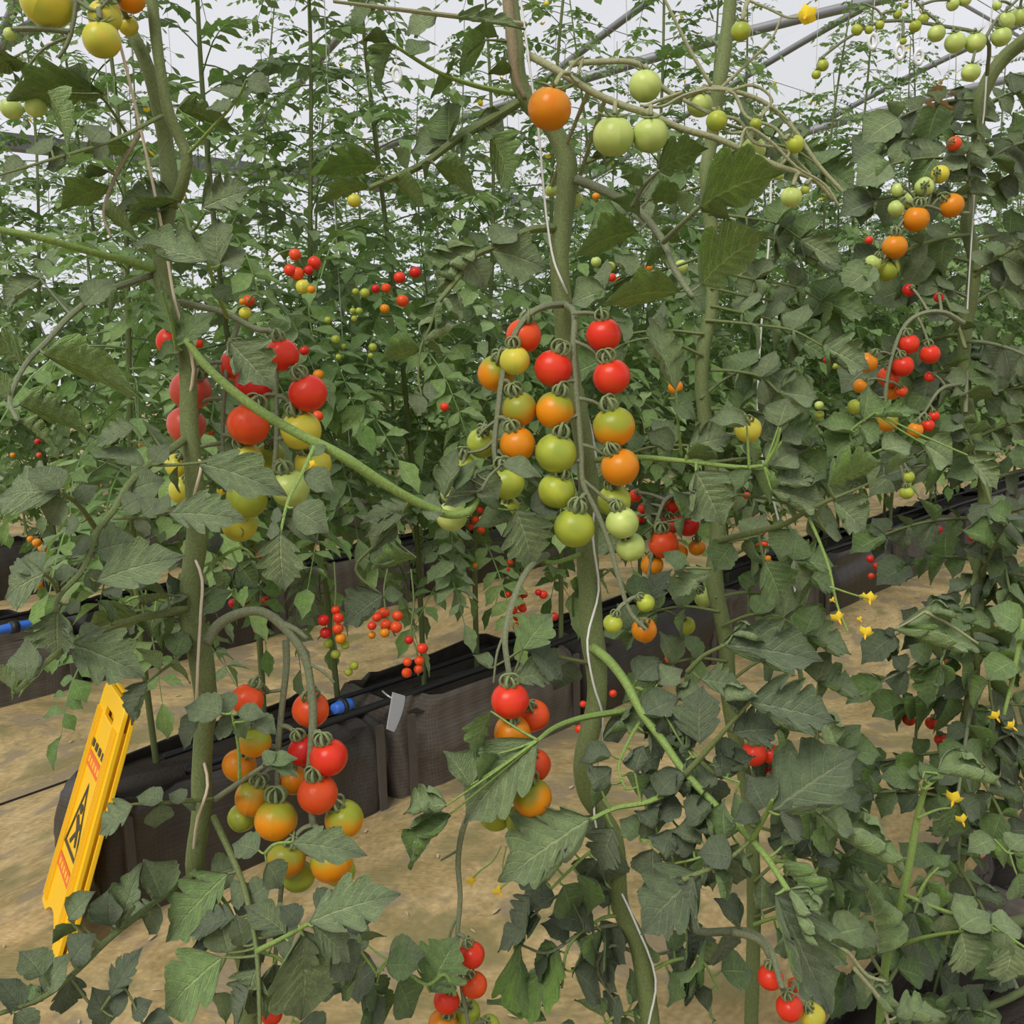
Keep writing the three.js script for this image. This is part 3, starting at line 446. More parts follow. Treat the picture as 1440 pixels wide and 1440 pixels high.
leafs(P1, [
  { path: [[228, 163], [160, 197], [80, 222], [0, 246]], d: [.78, .58], r: 3, lf: [[73, 212, 34, 198, 22, 50, 0, 0], [98, 222, 62, 235, 26, 45, 1, 0], [36, 230, -8, 246, 22, 50, 0, 0], [150, 200, 126, 218, 28, 40, 0, 0], [128, 200, 146, 172, 30, 45, 0, 0]] },
  { path: [[197, 187], [180, 215], [157, 260], [146, 300], [156, 333]], d: [.8, .74], r: 3.5, mat: STEMBROWN, lf: [[180, 205, 122, 195, 30, 110, 0, 1], [155, 262, 82, 272, 34, 115, 0, 1], [148, 300, 205, 320, 30, 115, 0, 1], [152, 240, 118, 240, 22, 105, 0, 3]] },
  { path: [[180, 190], [150, 145], [138, 132]], d: [.78, .72], r: 2.5, lf: [[148, 130, 18, 108, 44, 120, 0, 3], [68, 128, 126, 206, 42, 118, 0, 1], [130, 130, 105, 92, 26, 110, 0, 3]] },
  { path: [[-25, 95], [10, 85], [40, 70]], d: .66, r: 2.5, lf: [[36, 88, -30, 80, 40, 110, 0, 3], [10, 90, 30, 110, 20, 100, 0, 1]] },
  { path: [[263, 218], [300, 178], [333, 140], [347, 112]], d: [.79, .68], r: 2.8, mat: STEMLIGHT, lf: [[345, 112, 382, 120, 18, 50, 0, 0], [335, 138, 300, 110, 20, 60, 0, 0], [322, 155, 290, 140, 20, 60, 0, 0], [250, 152, 340, 164, 32, 115, 0, 3]] },
  { path: [[244, 287], [236, 290]], d: .8, r: 3, lf: [[250, 284, 156, 283, 38, 48, 1, 0], [252, 280, 170, 300, 30, 110, 0, 1]] },
  { path: [[252, 288], [262, 305], [270, 325], [288, 300]], d: [.79, .74], r: 3, lf: [[284, 292, 354, 258, 42, 42, 1, 0]] },
  { path: [[320, 446], [304, 410], [292, 368]], d: [.82, .72], r: 3.5, mat: STEMLIGHT, lf: [[292, 366, 178, 330, 44, 50, 1, 0], [308, 375, 292, 303, 46, 40, 0, 0], [310, 372, 340, 345, 26, 40, 0, 0], [300, 400, 325, 420, 22, 60, 0, 1]] },
  { path: [[216, 386], [143, 413], [100, 443], [66, 480], [36, 512], [14, 560], [24, 590]], d: [.82, .62], r: 5, mat: STEMGREY, lf: [[57, 392, -6, 428, 28, 45, 1, 0], [98, 440, 57, 392, 8, 45, 0, 0], [150, 408, 168, 442, 44, 115, 0, 1], [117, 430, 152, 385, 24, 50, 0, 0], [62, 497, 218, 530, 50, 122, 0, 1], [36, 512, -10, 460, 30, 110, 0, 1], [28, 568, 146, 588, 42, 118, 0, 1], [28, 592, 86, 628, 28, 105, 1, 1], [14, 560, -10, 520, 26, 110, 0, 1]] },
  { path: [[248, 490], [240, 450], [228, 410]], d: [.8, .76], r: 3, mat: STEMLIGHT, name: 'leaf', lf: [[245, 470, 220, 394, 24, 45, 1, 2], [248, 488, 290, 430, 30, 50, 0, 2], [256, 492, 215, 500, 18, 50, 1, 2]] },
  { path: [[322, 476], [326, 482]], d: .75, r: 2.5, lf: [[322, 480, 388, 544, 58, 25, 1, 0]] },
  { path: [[204, 653], [240, 654], [290, 650]], d: [.78, .76], r: 3, lf: [[276, 650, 404, 678, 50, 38, 0, 0], [250, 655, 240, 690, 25, 100, 0, 3], [215, 655, 230, 620, 20, 50, 0, 0]] },
  { path: [[160, 728], [190, 727], [240, 722]], d: [.76, .72], r: 3.5, lf: [[236, 722, 342, 716, 46, 38, 0, 0], [240, 712, 212, 708, 28, 40, 0, 0], [200, 724, 225, 700, 22, 45, 0, 0], [205, 730, 195, 755, 22, 45, 0, 0]] },
  { path: [[442, 628], [425, 665], [405, 705], [394, 752]], d: [.78, .72], r: 3.2, mat: STEMLIGHT, lf: [[394, 750, 392, 834, 52, 20, 0, 0], [412, 714, 465, 740, 36, 35, 0, 0], [427, 664, 472, 684, 25, 40, 0, 0], [398, 732, 452, 756, 16, 50, 0, 0], [397, 724, 378, 726, 16, 30, 0, 0], [394, 745, 372, 748, 18, 30, 0, 0], [437, 640, 455, 622, 14, 50, 0, 2]] },
  { path: [[262, 615], [246, 628], [214, 650], [182, 680], [163, 713], [137, 747], [117, 800], [84, 837], [78, 860]], d: [.82, .66], r: 6, mat: STEM, lf: [[184, 690, 224, 668, 34, 40, 0, 0], [172, 716, 197, 696, 24, 40, 0, 0], [135, 775, 188, 754, 36, 35, 0, 0], [128, 770, 98, 766, 24, 40, 0, 0], [134, 818, 246, 768, 52, 38, 0, 0], [128, 800, 140, 830, 22, 40, 0, 0], [80, 858, 76, 930, 62, 30, 1, 0], [96, 850, 112, 858, 20, 30, 0, 0], [205, 655, 125, 620, 24, 55, 0, 0], [190, 600, 124, 616, 26, 50, 0, 0], [200, 590, 245, 640, 12, 50, 0, 0]] },
  { path: [[137, 747], [114, 714], [88, 692]], d: [.76, .66], r: 4.5, lf: [[86, 692, -14, 682, 66, 35, 0, 0], [86, 688, 44, 648, 32, 35, 0, 0], [106, 706, 132, 680, 18, 40, 0, 0], [88, 700, 60, 738, 32, 35, 0, 0], [112, 735, 86, 742, 22, 40, 0, 0]] },
  { path: [[84, 837], [72, 815], [58, 805]], d: [.69, .64], r: 3.5, lf: [[62, 806, -8, 834, 54, 35, 0, 0], [60, 800, 20, 780, 30, 35, 0, 0], [75, 812, 106, 797, 14, 50, 0, 0]] },
  { path: [[262, 856], [225, 864], [187, 872], [127, 893], [92, 910], [57, 938], [20, 975]], d: [.81, .60], r: 6, lf: [[266, 838, 206, 856, 16, 62, 0, 0], [203, 868, 128, 862, 44, 112, 0, 3], [200, 850, 246, 822, 34, 105, 0, 3], [235, 835, 205, 818, 26, 100, 0, 3], [156, 875, 150, 830, 12, 50, 4, 1], [98, 905, 202, 936, 64, 30, 0, 0], [110, 900, 140, 880, 20, 45, 0, 0], [40, 960, 25, 900, 28, 50, 0, 0], [20, 972, -10, 920, 30, 100, 0, 0], [60, 935, 20, 945, 24, 60, 0, 3]] },
  { path: [[278, 842], [320, 815], [367, 780]], d: [.82, .86], r: 3, lf: [[330, 802, 318, 828, 26, 40, 0, 1], [350, 790, 372, 812, 28, 100, 0, 1], [366, 782, 385, 760, 22, 50, 0, 1], [280, 860, 318, 825, 24, 45, 0, 1]] },
  { path: [[262, 905], [250, 925], [225, 945], [206, 960]], d: [.82, .76], r: 3, lf: [[245, 922, 256, 884, 26, 40, 0, 1], [206, 958, 178, 1020, 26, 55, 1, 3], [225, 942, 205, 905, 26, 110, 0, 3], [240, 935, 275, 950, 20, 105, 0, 1]] },
  { path: [[303, 1124], [250, 1128], [186, 1131]], d: [.81, .74], r: 3.2, lf: [[187, 1131, 126, 1168, 34, 40, 0, 0], [228, 1126, 193, 1112, 22, 40, 0, 0], [225, 1131, 222, 1168, 27, 30, 0, 0], [260, 1126, 240, 1111, 18, 40, 0, 0], [270, 1122, 262, 1142, 17, 30, 0, 0]] },
  { path: [[303, 1124], [340, 1098], [377, 1073]], d: [.81, .74], r: 4.5, mat: STEMGREY, lf: [[377, 1073, 415, 1060, 14, 50, 0, 2], [380, 1075, 422, 1085, 13, 50, 0, 2], [370, 1074, 385, 1055, 14, 50, 0, 2]] },
  { path: [[337, 1095], [335, 1050], [326, 1003]], d: [.76, .74], r: 2.8, mat: STEMLIGHT, lf: [[312, 1003, 259, 985, 34, 32, 0, 0], [326, 1000, 303, 974, 28, 32, 0, 0], [330, 1020, 296, 1024, 26, 32, 0, 0], [333, 1002, 373, 1000, 17, 45, 0, 0], [358, 1010, 391, 1026, 20, 40, 0, 0], [276, 1004, 247, 1054, 20, 45, 0, 3], [330, 1012, 350, 1035, 18, 40, 0, 2]] },
  { path: [[373, 1200], [387, 1187], [414, 1184]], d: [.74, .72], r: 3, mat: STEMLIGHT, lf: [[408, 1185, 516, 1190, 40, 30, 0, 0], [375, 1214, 402, 1247, 30, 30, 0, 0], [364, 1196, 328, 1180, 30, 32, 0, 0]] },
  { path: [[300, 1148], [333, 1220], [347, 1262], [361, 1338], [366, 1460]], d: [.82, .72], r: 5, lf: [[320, 1228, 214, 1322, 62, 28, 0, 2, -.1], [345, 1250, 318, 1268, 30, 30, 0, 0], [352, 1262, 376, 1240, 27, 35, 0, 0], [402, 1312, 350, 1266, 40, 30, 0, 0], [342, 1330, 338, 1288, 26, 30, 0, 0], [322, 1340, 304, 1292, 36, 30, 0, 0], [312, 1346, 210, 1424, 74, 25, 0, 2, -.1], [360, 1362, 334, 1434, 52, 28, 0, 0], [330, 1290, 262, 1300, 34, 50, 0, 3], [350, 1390, 310, 1445, 36, 60, 0, 3]] },
  { path: [[362, 1337], [400, 1318], [434, 1299]], d: [.74, .7], r: 4.5, mat: STEMLIGHT, lf: [[426, 1308, 442, 1450, 92, 24, 0, 0], [428, 1316, 424, 1388, 36, 22, 0, 0], [434, 1297, 552, 1244, 60, 30, 0, 0], [406, 1324, 394, 1354, 18, 30, 0, 0], [420, 1300, 400, 1270, 24, 40, 0, 3], [440, 1302, 500, 1345, 40, 35, 0, 0], [470, 1330, 505, 1375, 40, 30, 0, 3]] },
  { path: [[276, 1226], [207, 1277], [153, 1320], [110, 1363], [60, 1403], [-15, 1430]], d: [.82, .66], r: 5.5, lf: [[228, 1262, 208, 1206, 44, 40, 1, 0], [220, 1275, 148, 1293, 25, 45, 0, 0], [225, 1275, 199, 1316, 26, 35, 0, 0], [166, 1310, 192, 1214, 34, 40, 1, 0], [155, 1302, 148, 1252, 42, 45, 1, 3], [115, 1300, 73, 1311, 21, 100, 0, 3], [96, 1292, 130, 1252, 22, 45, 1, 0], [100, 1352, 122, 1314, 28, 45, 0, 3], [60, 1372, 38, 1332, 40, 40, 0, 0], [60, 1396, 88, 1342, 26, 40, 0, 0], [60, 1406, 10, 1410, 24, 60, 2, 2], [100, 1370, 94, 1434, 36, 30, 0, 3], [152, 1442, 140, 1388, 32, 35, 0, 3], [30, 1420, 5, 1370, 26, 40, 0, 3], [20, 1425, 60, 1455, 26, 50, 0, 0]] },
  { path: [[120, 1460], [155, 1402], [172, 1388], [205, 1450]], d: .72, r: 2.5, lf: [[155, 1402, 187, 1334, 27, 40, 0, 3], [160, 1430, 173, 1386, 17, 40, 0, 3], [186, 1430, 207, 1406, 20, 40, 0, 3], [200, 1440, 240, 1430, 20, 50, 0, 3]] },
  { path: [[575, 706], [560, 730], [535, 760], [500, 800], [538, 838]], d: [.84, .86], r: 3, lf: [[575, 708, 502, 726, 22, 45, 0, 0], [568, 724, 508, 745, 22, 50, 0, 0], [590, 712, 626, 714, 26, 45, 0, 0], [557, 735, 514, 778, 30, 40, 0, 0], [585, 784, 521, 792, 42, 110, 1, 1], [538, 836, 478, 876, 46, 40, 1, 3], [540, 840, 564, 830, 16, 50, 0, 1], [520, 790, 560, 760, 26, 45, 0, 1]] },
  { path: [[676, 690], [690, 668], [704, 655]], d: .86, r: 3, mat: STEMGREY, lf: [[705, 653, 764, 660, 19, 50, 0, 0], [670, 666, 704, 702, 30, 25, 1, 0], [650, 672, 638, 655, 16, 40, 0, 0], [655, 668, 640, 676, 16, 40, 0, 0], [672, 690, 620, 700, 24, 50, 0, 0], [625, 700, 640, 625, 26, 40, 1, 0], [640, 690, 662, 642, 16, 50, 0, 1]] },
]);
putTruss(P1, { d: .84, group: 'tomatoes of the upper truss beside the sign plant', where: 'in upper truss of plant by yellow sign', mat: STEMGREY,
  stalks: [[5, [[252, 425], [285, 432], [317, 440], [360, 463], [384, 468], [388, 545], [388, 630], [380, 700]]], [4, [[335, 455], [322, 500], [313, 623], [320, 690]], .01]],
  t: [[433, 553, 55, 'red'], [350, 597, 60, 'scarlet'], [397, 499, 48, 'red'], [357, 543, 54, 'crimson'], [335, 513, 50, 'red'], [423, 605, 58, 'yellow'], [348, 700, 58, 'green'], [408, 687, 55, 'pale'], [440, 652, 52, 'yellow'], [347, 645, 46, 'yellow'], [337, 738, 50, 'yellow'], [268, 549, 58, 'pink', .03], [262, 598, 54, 'pink', .03], [241, 480, 42, 'red', .03], [259, 690, 42, 'yellow', .03], [380, 640, 40, 'green', .04], [250, 655, 36, 'yellow', .05]] });
putTruss(P1, { d: .80, group: 'tomatoes of the lower truss beside the sign plant', where: 'in lower truss of plant by yellow sign',
  stalks: [[8, [[290, 905], [306, 880], [333, 864], [367, 860], [400, 883], [427, 920], [437, 965], [440, 1015], [435, 1095], [440, 1160]]], [5, [[398, 878], [415, 885], [432, 898]]], [5.5, [[402, 900], [403, 935], [397, 993], [390, 1080], [395, 1160], [400, 1200]], .02], [3, [[397, 970], [370, 975], [350, 985]], .02], [3, [[427, 930], [455, 945], [470, 960]], 0]],
  t: [[462, 1065, 54, 'red'], [447, 1117, 57, 'scarlet'], [388, 1153, 60, 'mixed'], [357, 1122, 54, 'olive', .015], [348, 984, 46, 'scarlet'], [484, 1152, 55, 'mixed', .01], [437, 998, 52, 'scarlet', .02], [358, 1043, 46, 'mixed'], [403, 1207, 54, 'olive'], [466, 1212, 60, 'mixed'], [428, 1055, 46, 'crimson', .02], [337, 1076, 48, 'orange', .02], [413, 1097, 42, 'orange', .03], [340, 1150, 40, 'green', .03], [420, 1232, 46, 'green', .02], [478, 1225, 44, 'green', .05], [382, 1427, 30, 'red', .02]] });
putTruss(P1, { d: .74, group: 'yellow tomatoes at the top of the sign plant', where: 'in high yellow truss above slanting stem', mat: STEMGREY, star: true,
  stalks: [[4, [[107, -25], [105, 20], [95, 60], [82, 82]]], [3, [[107, 0], [135, 15], [160, -10]]], [2.5, [[100, 50], [60, 70], [30, 110], [20, 135]]]],
  t: [[65, 2, 72, 'yellow'], [143, 56, 52, 'yellow'], [147, 24, 46, 'yellow', .01], [184, -2, 40, 'orange', .02], [180, 36, 28, 'yellow', .04], [16, 153, 30, 'pale'], [50, 150, 30, 'pale'], [14, 48, 18, 'pale']] });
putFlower(P1, 438, 655, .74, 14); putFlower(P1, 308, 695, .84, 14);

// ---- middle plant with the big truss
const P2 = thing('tomato_plant', 'tomato plant with thick hairy stem and a long truss ripening from green to red', 'tomato plant', place(0.5, 0.92, 0.22));
stemOf(P2, [[714, -40, 11, .95], [718, 0, 11, .95], [723, 50, 12, .95], [728, 105, 12, .95], [740, 140, 13, .955], [765, 165, 14, .96], [783, 190, 13, .96], [797, 227, 14, .96], [797, 263, 15, .96], [791, 317, 14, .96], [787, 367, 14, .96], [791, 427, 14, .965], [796, 480, 14, .975], [806, 540, 13, .98], [820, 620, 14, .98], [829, 700, 15, .98], [826, 780, 16, .98], [829, 830, 16, .98], [833, 890, 17, .98], [839, 940, 15, .98], [839, 985, 14, .98], [829, 1030, 15, .98], [820, 1077, 14, .98], [826, 1115, 14, .985], [848, 1150, 13, .99], [864, 1180, 13, .99], [873, 1277, 13, 1.0], [897, 1327, 13, 1.0], [910, 1400, 14, 1.0], [918, 1480, 14, 1.0]]);
rootStem(P2, 918, 1480, 14, 1.0, place(0.5, 0.92));
stemOf(P2, [[712, -20, 7, .943], [716, 20, 8, .942], [721, 70, 8, .943], [727, 112, 6, .945], [738, 138, 3, .946]], STEMBROWN, 'scarred_bark', 8);
leafs(P2, [
  { path: [[728, 145], [673, 178], [637, 200], [597, 230], [560, 247], [520, 264]], d: [.95, .88], r: 7, lf: [[670, 170, 712, 186, 48, 35, 1, 0], [632, 196, 624, 138, 36, 45, 1, 1], [628, 197, 576, 210, 28, 45, 1, 0], [612, 232, 680, 256, 58, 118, 0, 1], [690, 190, 738, 258, 62, 125, 0, 1], [537, 233, 448, 220, 36, 115, 0, 1], [523, 262, 446, 264, 28, 110, 0, 1], [556, 254, 608, 278, 36, 115, 0, 1], [574, 236, 562, 204, 28, 110, 0, 1], [650, 190, 660, 225, 26, 115, 0, 1], [605, 228, 590, 250, 22, 110, 0, 1]] },
  { path: [[540, 247], [530, 238], [537, 232]], d: .88, r: 2.5, lf: [] },
  { path: [[722, 132], [667, 120], [613, 100], [553, 63]], d: [.95, .84], r: 4, mat: STEMLIGHT, lf: [[556, 62, 494, 116, 32, 115, 4, 3], [550, 60, 516, 44, 24, 110, 0, 3], [575, 78, 600, 50, 20, 50, 0, 1], [640, 110, 600, 125, 20, 110, 0, 1]] },
  { path: [[738, 34], [600, 18], [470, 2]], d: [.93, .66], r: 4, mat: STEMPALE, lf: [[614, 22, 566, 38, 22, 50, 0, 4], [640, 24, 740, 34, 12, 60, 1, 4], [520, 8, 490, 30, 16, 60, 0, 1]] },
  { path: [[722, 60], [700, 57], [683, 56]], d: [.95, .92], r: 2.5, lf: [[684, 56, 634, 90, 30, 118, 0, 1], [700, 50, 670, 32, 24, 112, 0, 1], [722, 100, 688, 92, 20, 110, 0, 1], [640, 88, 622, 105, 10, 110, 0, 1]] },
  { path: [[780, 321], [747, 323], [697, 347], [667, 360], [647, 387], [616, 425]], d: [.955, .9], r: 6, lf: [[690, 352, 770, 366, 54, 30, 0, 0], [692, 342, 724, 314, 26, 50, 0, 0], [660, 366, 688, 400, 30, 40, 0, 0], [668, 350, 600, 396, 46, 50, 2, 4], [676, 350, 662, 322, 28, 50, 1, 1], [640, 395, 610, 372, 30, 60, 2, 1], [622, 420, 655, 445, 30, 60, 2, 4], [618, 424, 600, 470, 34, 50, 2, 1]] },
  { path: [[616, 425], [605, 460], [592, 488], [588, 530], [594, 560]], d: [.9, .9], r: 2.5, lf: [[590, 490, 532, 502, 34, 115, 1, 1], [596, 480, 640, 440, 34, 60, 2, 4], [600, 485, 628, 495, 22, 110, 0, 1], [594, 556, 580, 580, 32, 40, 0, 0], [594, 552, 616, 548, 20, 40, 0, 0]] },
  { path: [[810, 252], [847, 267], [890, 290], [917, 317], [933, 340], [943, 367], [957, 393], [974, 418]], d: [.95, .86], r: 7, mat: STEMGREY, lf: [[897, 325, 806, 332, 46, 118, 0, 1], [926, 240, 980, 194, 52, 120, 0, 1], [916, 276, 962, 266, 40, 118, 0, 1], [957, 410, 848, 400, 42, 118, 0, 1], [935, 355, 903, 366, 30, 115, 0, 1], [985, 400, 1054, 312, 62, 122, 0, 1], [900, 300, 870, 270, 26, 110, 0, 1], [925, 330, 960, 330, 26, 115, 0, 1], [965, 405, 1000, 430, 30, 60, 0, 1]] },
  { path: [[933, 340], [955, 318], [985, 290]], d: [.88, .82], r: 4.5, mat: STEMGREY, lf: [[984, 290, 1078, 218, 68, 122, 0, 1], [985, 292, 1030, 296, 22, 110, 0, 1], [970, 300, 960, 265, 26, 115, 0, 1]] },
  { path: [[890, 290], [905, 262], [926, 240]], d: [.9, .86], r: 4, mat: STEMGREY, lf: [[905, 262, 880, 240, 20, 110, 0, 1]] },
  { path: [[820, 230], [835, 225], [850, 215]], d: .97, r: 3, lf: [[830, 226, 870, 205, 28, 100, 0, 3], [845, 218, 860, 240, 22, 100, 0, 3]] },
  { path: [[828, 648], [893, 643], [960, 648], [1043, 657], [1075, 655]], d: [.98, .9], r: 4.5, mat: STEMLIGHT, lf: [[968, 628, 1032, 608, 38, 32, 1, 0], [978, 662, 1022, 738, 68, 25, 1, 0], [965, 640, 1008, 632, 24, 110, 0, 1], [1080, 655, 1124, 628, 38, 35, 1, 0], [1090, 680, 1152, 660, 34, 40, 1, 0], [1085, 690, 1168, 706, 44, 35, 1, 0], [1055, 660, 1030, 690, 30, 60, 1, 1], [1095, 600, 1106, 556, 40, 30, 1, 0], [1100, 620, 1132, 610, 20, 35, 1, 0], [1050, 596, 996, 586, 22, 50, 1, 0], [1060, 660, 1090, 705, 34, 110, 1, 1]] },
  { path: [[1075, 655], [1090, 630], [1098, 602]], d: [.9, .88], r: 3, mat: STEMLIGHT, lf: [] },
  { path: [[1010, 760], [1067, 747], [1103, 737], [1133, 720], [1173, 700]], d: [1.0, .88], r: 5, lf: [[1165, 682, 1238, 642, 62, 118, 1, 1], [1172, 703, 1224, 746, 42, 45, 1, 0], [1030, 765, 998, 796, 36, 40, 0, 1], [1075, 788, 1112, 852, 48, 30, 0, 1], [1245, 668, 1280, 638, 40, 100, 1, 3], [1160, 746, 1188, 752, 16, 45, 0, 0], [1110, 745, 1085, 780, 30, 50, 0, 1]] },
  { path: [[1137, 727], [1153, 763], [1167, 803], [1177, 850], [1192, 888]], d: [.9, .88], r: 2.5, mat: STEMLIGHT, name: 'flower_stalk', lf: [] },
  { path: [[1167, 825], [1200, 836], [1222, 842]], d: .88, r: 1.6, mat: STEMLIGHT, name: 'flower_stalk', lf: [] },
  { path: [[967, 945], [990, 922], [1020, 907]], d: [.92, .88], r: 4, lf: [[1014, 905, 1168, 922, 58, 34, 1, 3], [985, 955, 1052, 960, 36, 40, 0, 0], [1030, 893, 1080, 890, 18, 60, 2, 4]] },
  { path: [[833, 910], [857, 930], [880, 960], [903, 1003], [933, 1043], [960, 1082], [1007, 1133], [1057, 1181], [1083, 1213], [1108, 1252]], d: [.97, .78], r: 7, mat: STEMLIGHT, lf: [[1102, 1215, 1158, 1264, 48, 110, 2, 2], [1020, 1180, 1008, 1128, 32, 40, 2, 1], [1100, 1190, 1128, 1170, 36, 60, 2, 4], [1090, 1258, 1182, 1432, 66, 30, 1, 3], [1108, 1250, 1160, 1330, 34, 60, 2, 4], [960, 1085, 930, 1120, 28, 45, 1, 3], [905, 1005, 955, 975, 34, 45, 1, 3], [935, 1042, 990, 1030, 34, 50, 1, 3], [1000, 1130, 960, 1160, 34, 50, 1, 3], [985, 1110, 1010, 1075, 30, 50, 1, 3]] },
  { path: [[1057, 1181], [1077, 1145], [1086, 1125]], d: [.82, .77], r: 4.5, mat: STEMLIGHT, lf: [[1083, 1142, 1206, 1046, 88, 30, 1, 3], [1076, 1136, 1054, 1088, 40, 35, 1, 3], [1096, 1146, 1138, 1162, 42, 40, 0, 3], [1070, 1150, 1030, 1150, 26, 50, 1, 3]] },
  { path: [[960, 1093], [993, 1057], [1023, 1023], [1054, 988]], d: [.86, .8], r: 4.5, mat: STEM, lf: [[1052, 986, 1186, 1008, 60, 38, 1, 3], [1030, 1030, 1100, 1018, 50, 35, 1, 3], [1020, 986, 1062, 966, 26, 60, 2, 4], [984, 1046, 974, 968, 52, 38, 0, 3], [1015, 1096, 1020, 1054, 46, 35, 2, 3], [1045, 1000, 1020, 965, 32, 45, 1, 3]] },
  { path: [[960, 1237], [1020, 1211], [1057, 1181]], d: [.8, .82], r: 4, lf: [[985, 1228, 886, 1302, 76, 30, 0, 3], [1005, 1228, 1032, 1268, 20, 50, 2, 1], [975, 1232, 950, 1310, 40, 60, 0, 3], [1030, 1205, 985, 1190, 36, 45, 0, 3]] },
  { path: [[877, 1000], [817, 1010], [780, 1023], [756, 1041]], d: [.95, .84], r: 5, mat: STEMLIGHT, lf: [[756, 1040, 634, 1152, 80, 24, 0, 0], [690, 1000, 652, 1054, 42, 112, 0, 1], [662, 1104, 630, 1052, 32, 50, 1, 4], [628, 1132, 564, 1128, 38, 50, 2, 4], [632, 1145, 556, 1212, 34, 55, 2, 1], [862, 1005, 878, 1045, 40, 35, 0, 3], [700, 1060, 665, 1090, 24, 110, 0, 1]] },
  { path: [[990, 1085], [960, 1103], [913, 1127], [863, 1137], [828, 1154]], d: [.88, .84], r: 5, mat: STEMLIGHT, lf: [[830, 1150, 694, 1236, 86, 26, 1, 0], [893, 1086, 899, 1048, 48, 35, 2, 3], [846, 1112, 834, 1073, 44, 35, 2, 3], [910, 1140, 926, 1184, 32, 30, 0, 0], [862, 1164, 834, 1224, 48, 32, 0, 3], [935, 1005, 940, 1035, 26, 40, 0, 3], [925, 1118, 950, 1085, 28, 40, 1, 3], [960, 1105, 1000, 1130, 30, 40, 1, 3]] },
  { path: [[816, 780], [770, 790], [740, 740], [724, 716]], d: [.97, .9], r: 3.5, mat: STEMLIGHT, lf: [[725, 716, 760, 796, 62, 25, 0, 0], [722, 726, 664, 736, 22, 50, 1, 4], [745, 715, 790, 700, 28, 50, 0, 3], [700, 715, 680, 690, 22, 60, 0, 1]] },
  { path: [[839, 935], [790, 925], [735, 912]], d: [.98, .92], r: 3.5, lf: [[735, 914, 767, 858, 46, 35, 0, 2], [720, 956, 784, 934, 34, 45, 0, 0], [745, 915, 800, 945, 34, 50, 0, 3], [690, 940, 668, 918, 22, 60, 1, 4], [770, 925, 740, 890, 22, 50, 0, 1], [800, 930, 790, 975, 40, 50, 0, 3]] },
  { path: [[860, 800], [890, 840], [905, 856]], d: 1.0, r: 3, lf: [[905, 858, 926, 794, 42, 60, 0, 3], [880, 830, 920, 820, 24, 50, 0, 1], [850, 800, 790, 850, 34, 112, 0, 1], [800, 840, 830, 890, 30, 112, 0, 1]] },
  { path: [[958, 640], [954, 600], [950, 548]], d: [.98, .94], r: 2.5, mat: STEMLIGHT, lf: [[950, 548, 918, 442, 36, 35, 1, 4], [946, 632, 910, 604, 24, 35, 1, 0], [940, 560, 985, 580, 24, 50, 0, 1]] },
  { path: [[1000, 800], [960, 800], [945, 812]], d: .96, r: 2.5, lf: [[998, 800, 942, 838, 32, 45, 1, 4], [960, 800, 940, 770, 24, 60, 0, 1]] },
  // leaves that hang over the aisle low on this plant
  { path: [[868, 1250], [820, 1250], [780, 1262], [745, 1290]], d: [1.0, .95], r: 3, mat: STEMGREY, lf: [[780, 1262, 728, 1256, 34, 55, 0, 3], [745, 1260, 712, 1320, 50, 60, 0, 3], [800, 1256, 850, 1300, 46, 60, 0, 3], [760, 1290, 690, 1318, 36, 60, 0, 3], [840, 1250, 830, 1215, 30, 50, 0, 3]] },
  { path: [[870, 1300], [820, 1310], [770, 1340], [735, 1330]], d: [1.0, .96], r: 3, mat: STEMGREY, lf: [[735, 1315, 692, 1430, 44, 100, 4, 1], [780, 1330, 752, 1450, 52, 110, 4, 1], [770, 1345, 745, 1375, 34, 60, 0, 3], [820, 1310, 830, 1350, 34, 60, 0, 3], [800, 1320, 770, 1290, 28, 60, 0, 3], [850, 1305, 880, 1380, 50, 60, 0, 3]] },
  { path: [[905, 1345], [860, 1330], [840, 1360], [880, 1430]], d: [1.0, 1.0], r: 3, mat: STEMGREY, lf: [[850, 1340, 840, 1400, 36, 50, 0, 3], [870, 1400, 850, 1440, 36, 50, 0, 3], [890, 1420, 925, 1450, 34, 45, 0, 1], [960, 1330, 940, 1380, 50, 60, 0, 3], [985, 1330, 1010, 1400, 42, 60, 4, 3]] },
  { path: [[940, 1230], [955, 1290], [985, 1310], [1050, 1310], [1080, 1330], [1100, 1390]], d: [.98, .86], r: 7, mat: STEMGREY, name: 'side_stem', lf: [[990, 1320, 1000, 1400, 40, 60, 4, 2], [965, 1300, 990, 1360, 50, 60, 0, 3], [1020, 1310, 1020, 1365, 34, 60, 0, 3], [1040, 1300, 1010, 1260, 30, 60, 1, 3], [950, 1250, 985, 1260, 30, 50, 0, 1]] },
]);
for (const [x, y, s] of [[1180, 872, 22], [1223, 845, 22], [1217, 893, 22], [1210, 872, 10], [1172, 845, 10]]) putFlower(P2, x, y, .88, s);
for (const [x, y, s] of [[663, 1243, 18], [703, 1256, 20]]) { putFlower(P2, x, y, .92, s); putLeaf(P2, { path: [[x, y - 6], [x + 12, y - 18], [x + (x > 680 ? 4 : 30), y - 32], [x > 680 ? 712 : 705, 1190]], d: [.92, .93], r: 1.5, mat: STEMLIGHT, name: 'flower_stalk', lf: [] }); }
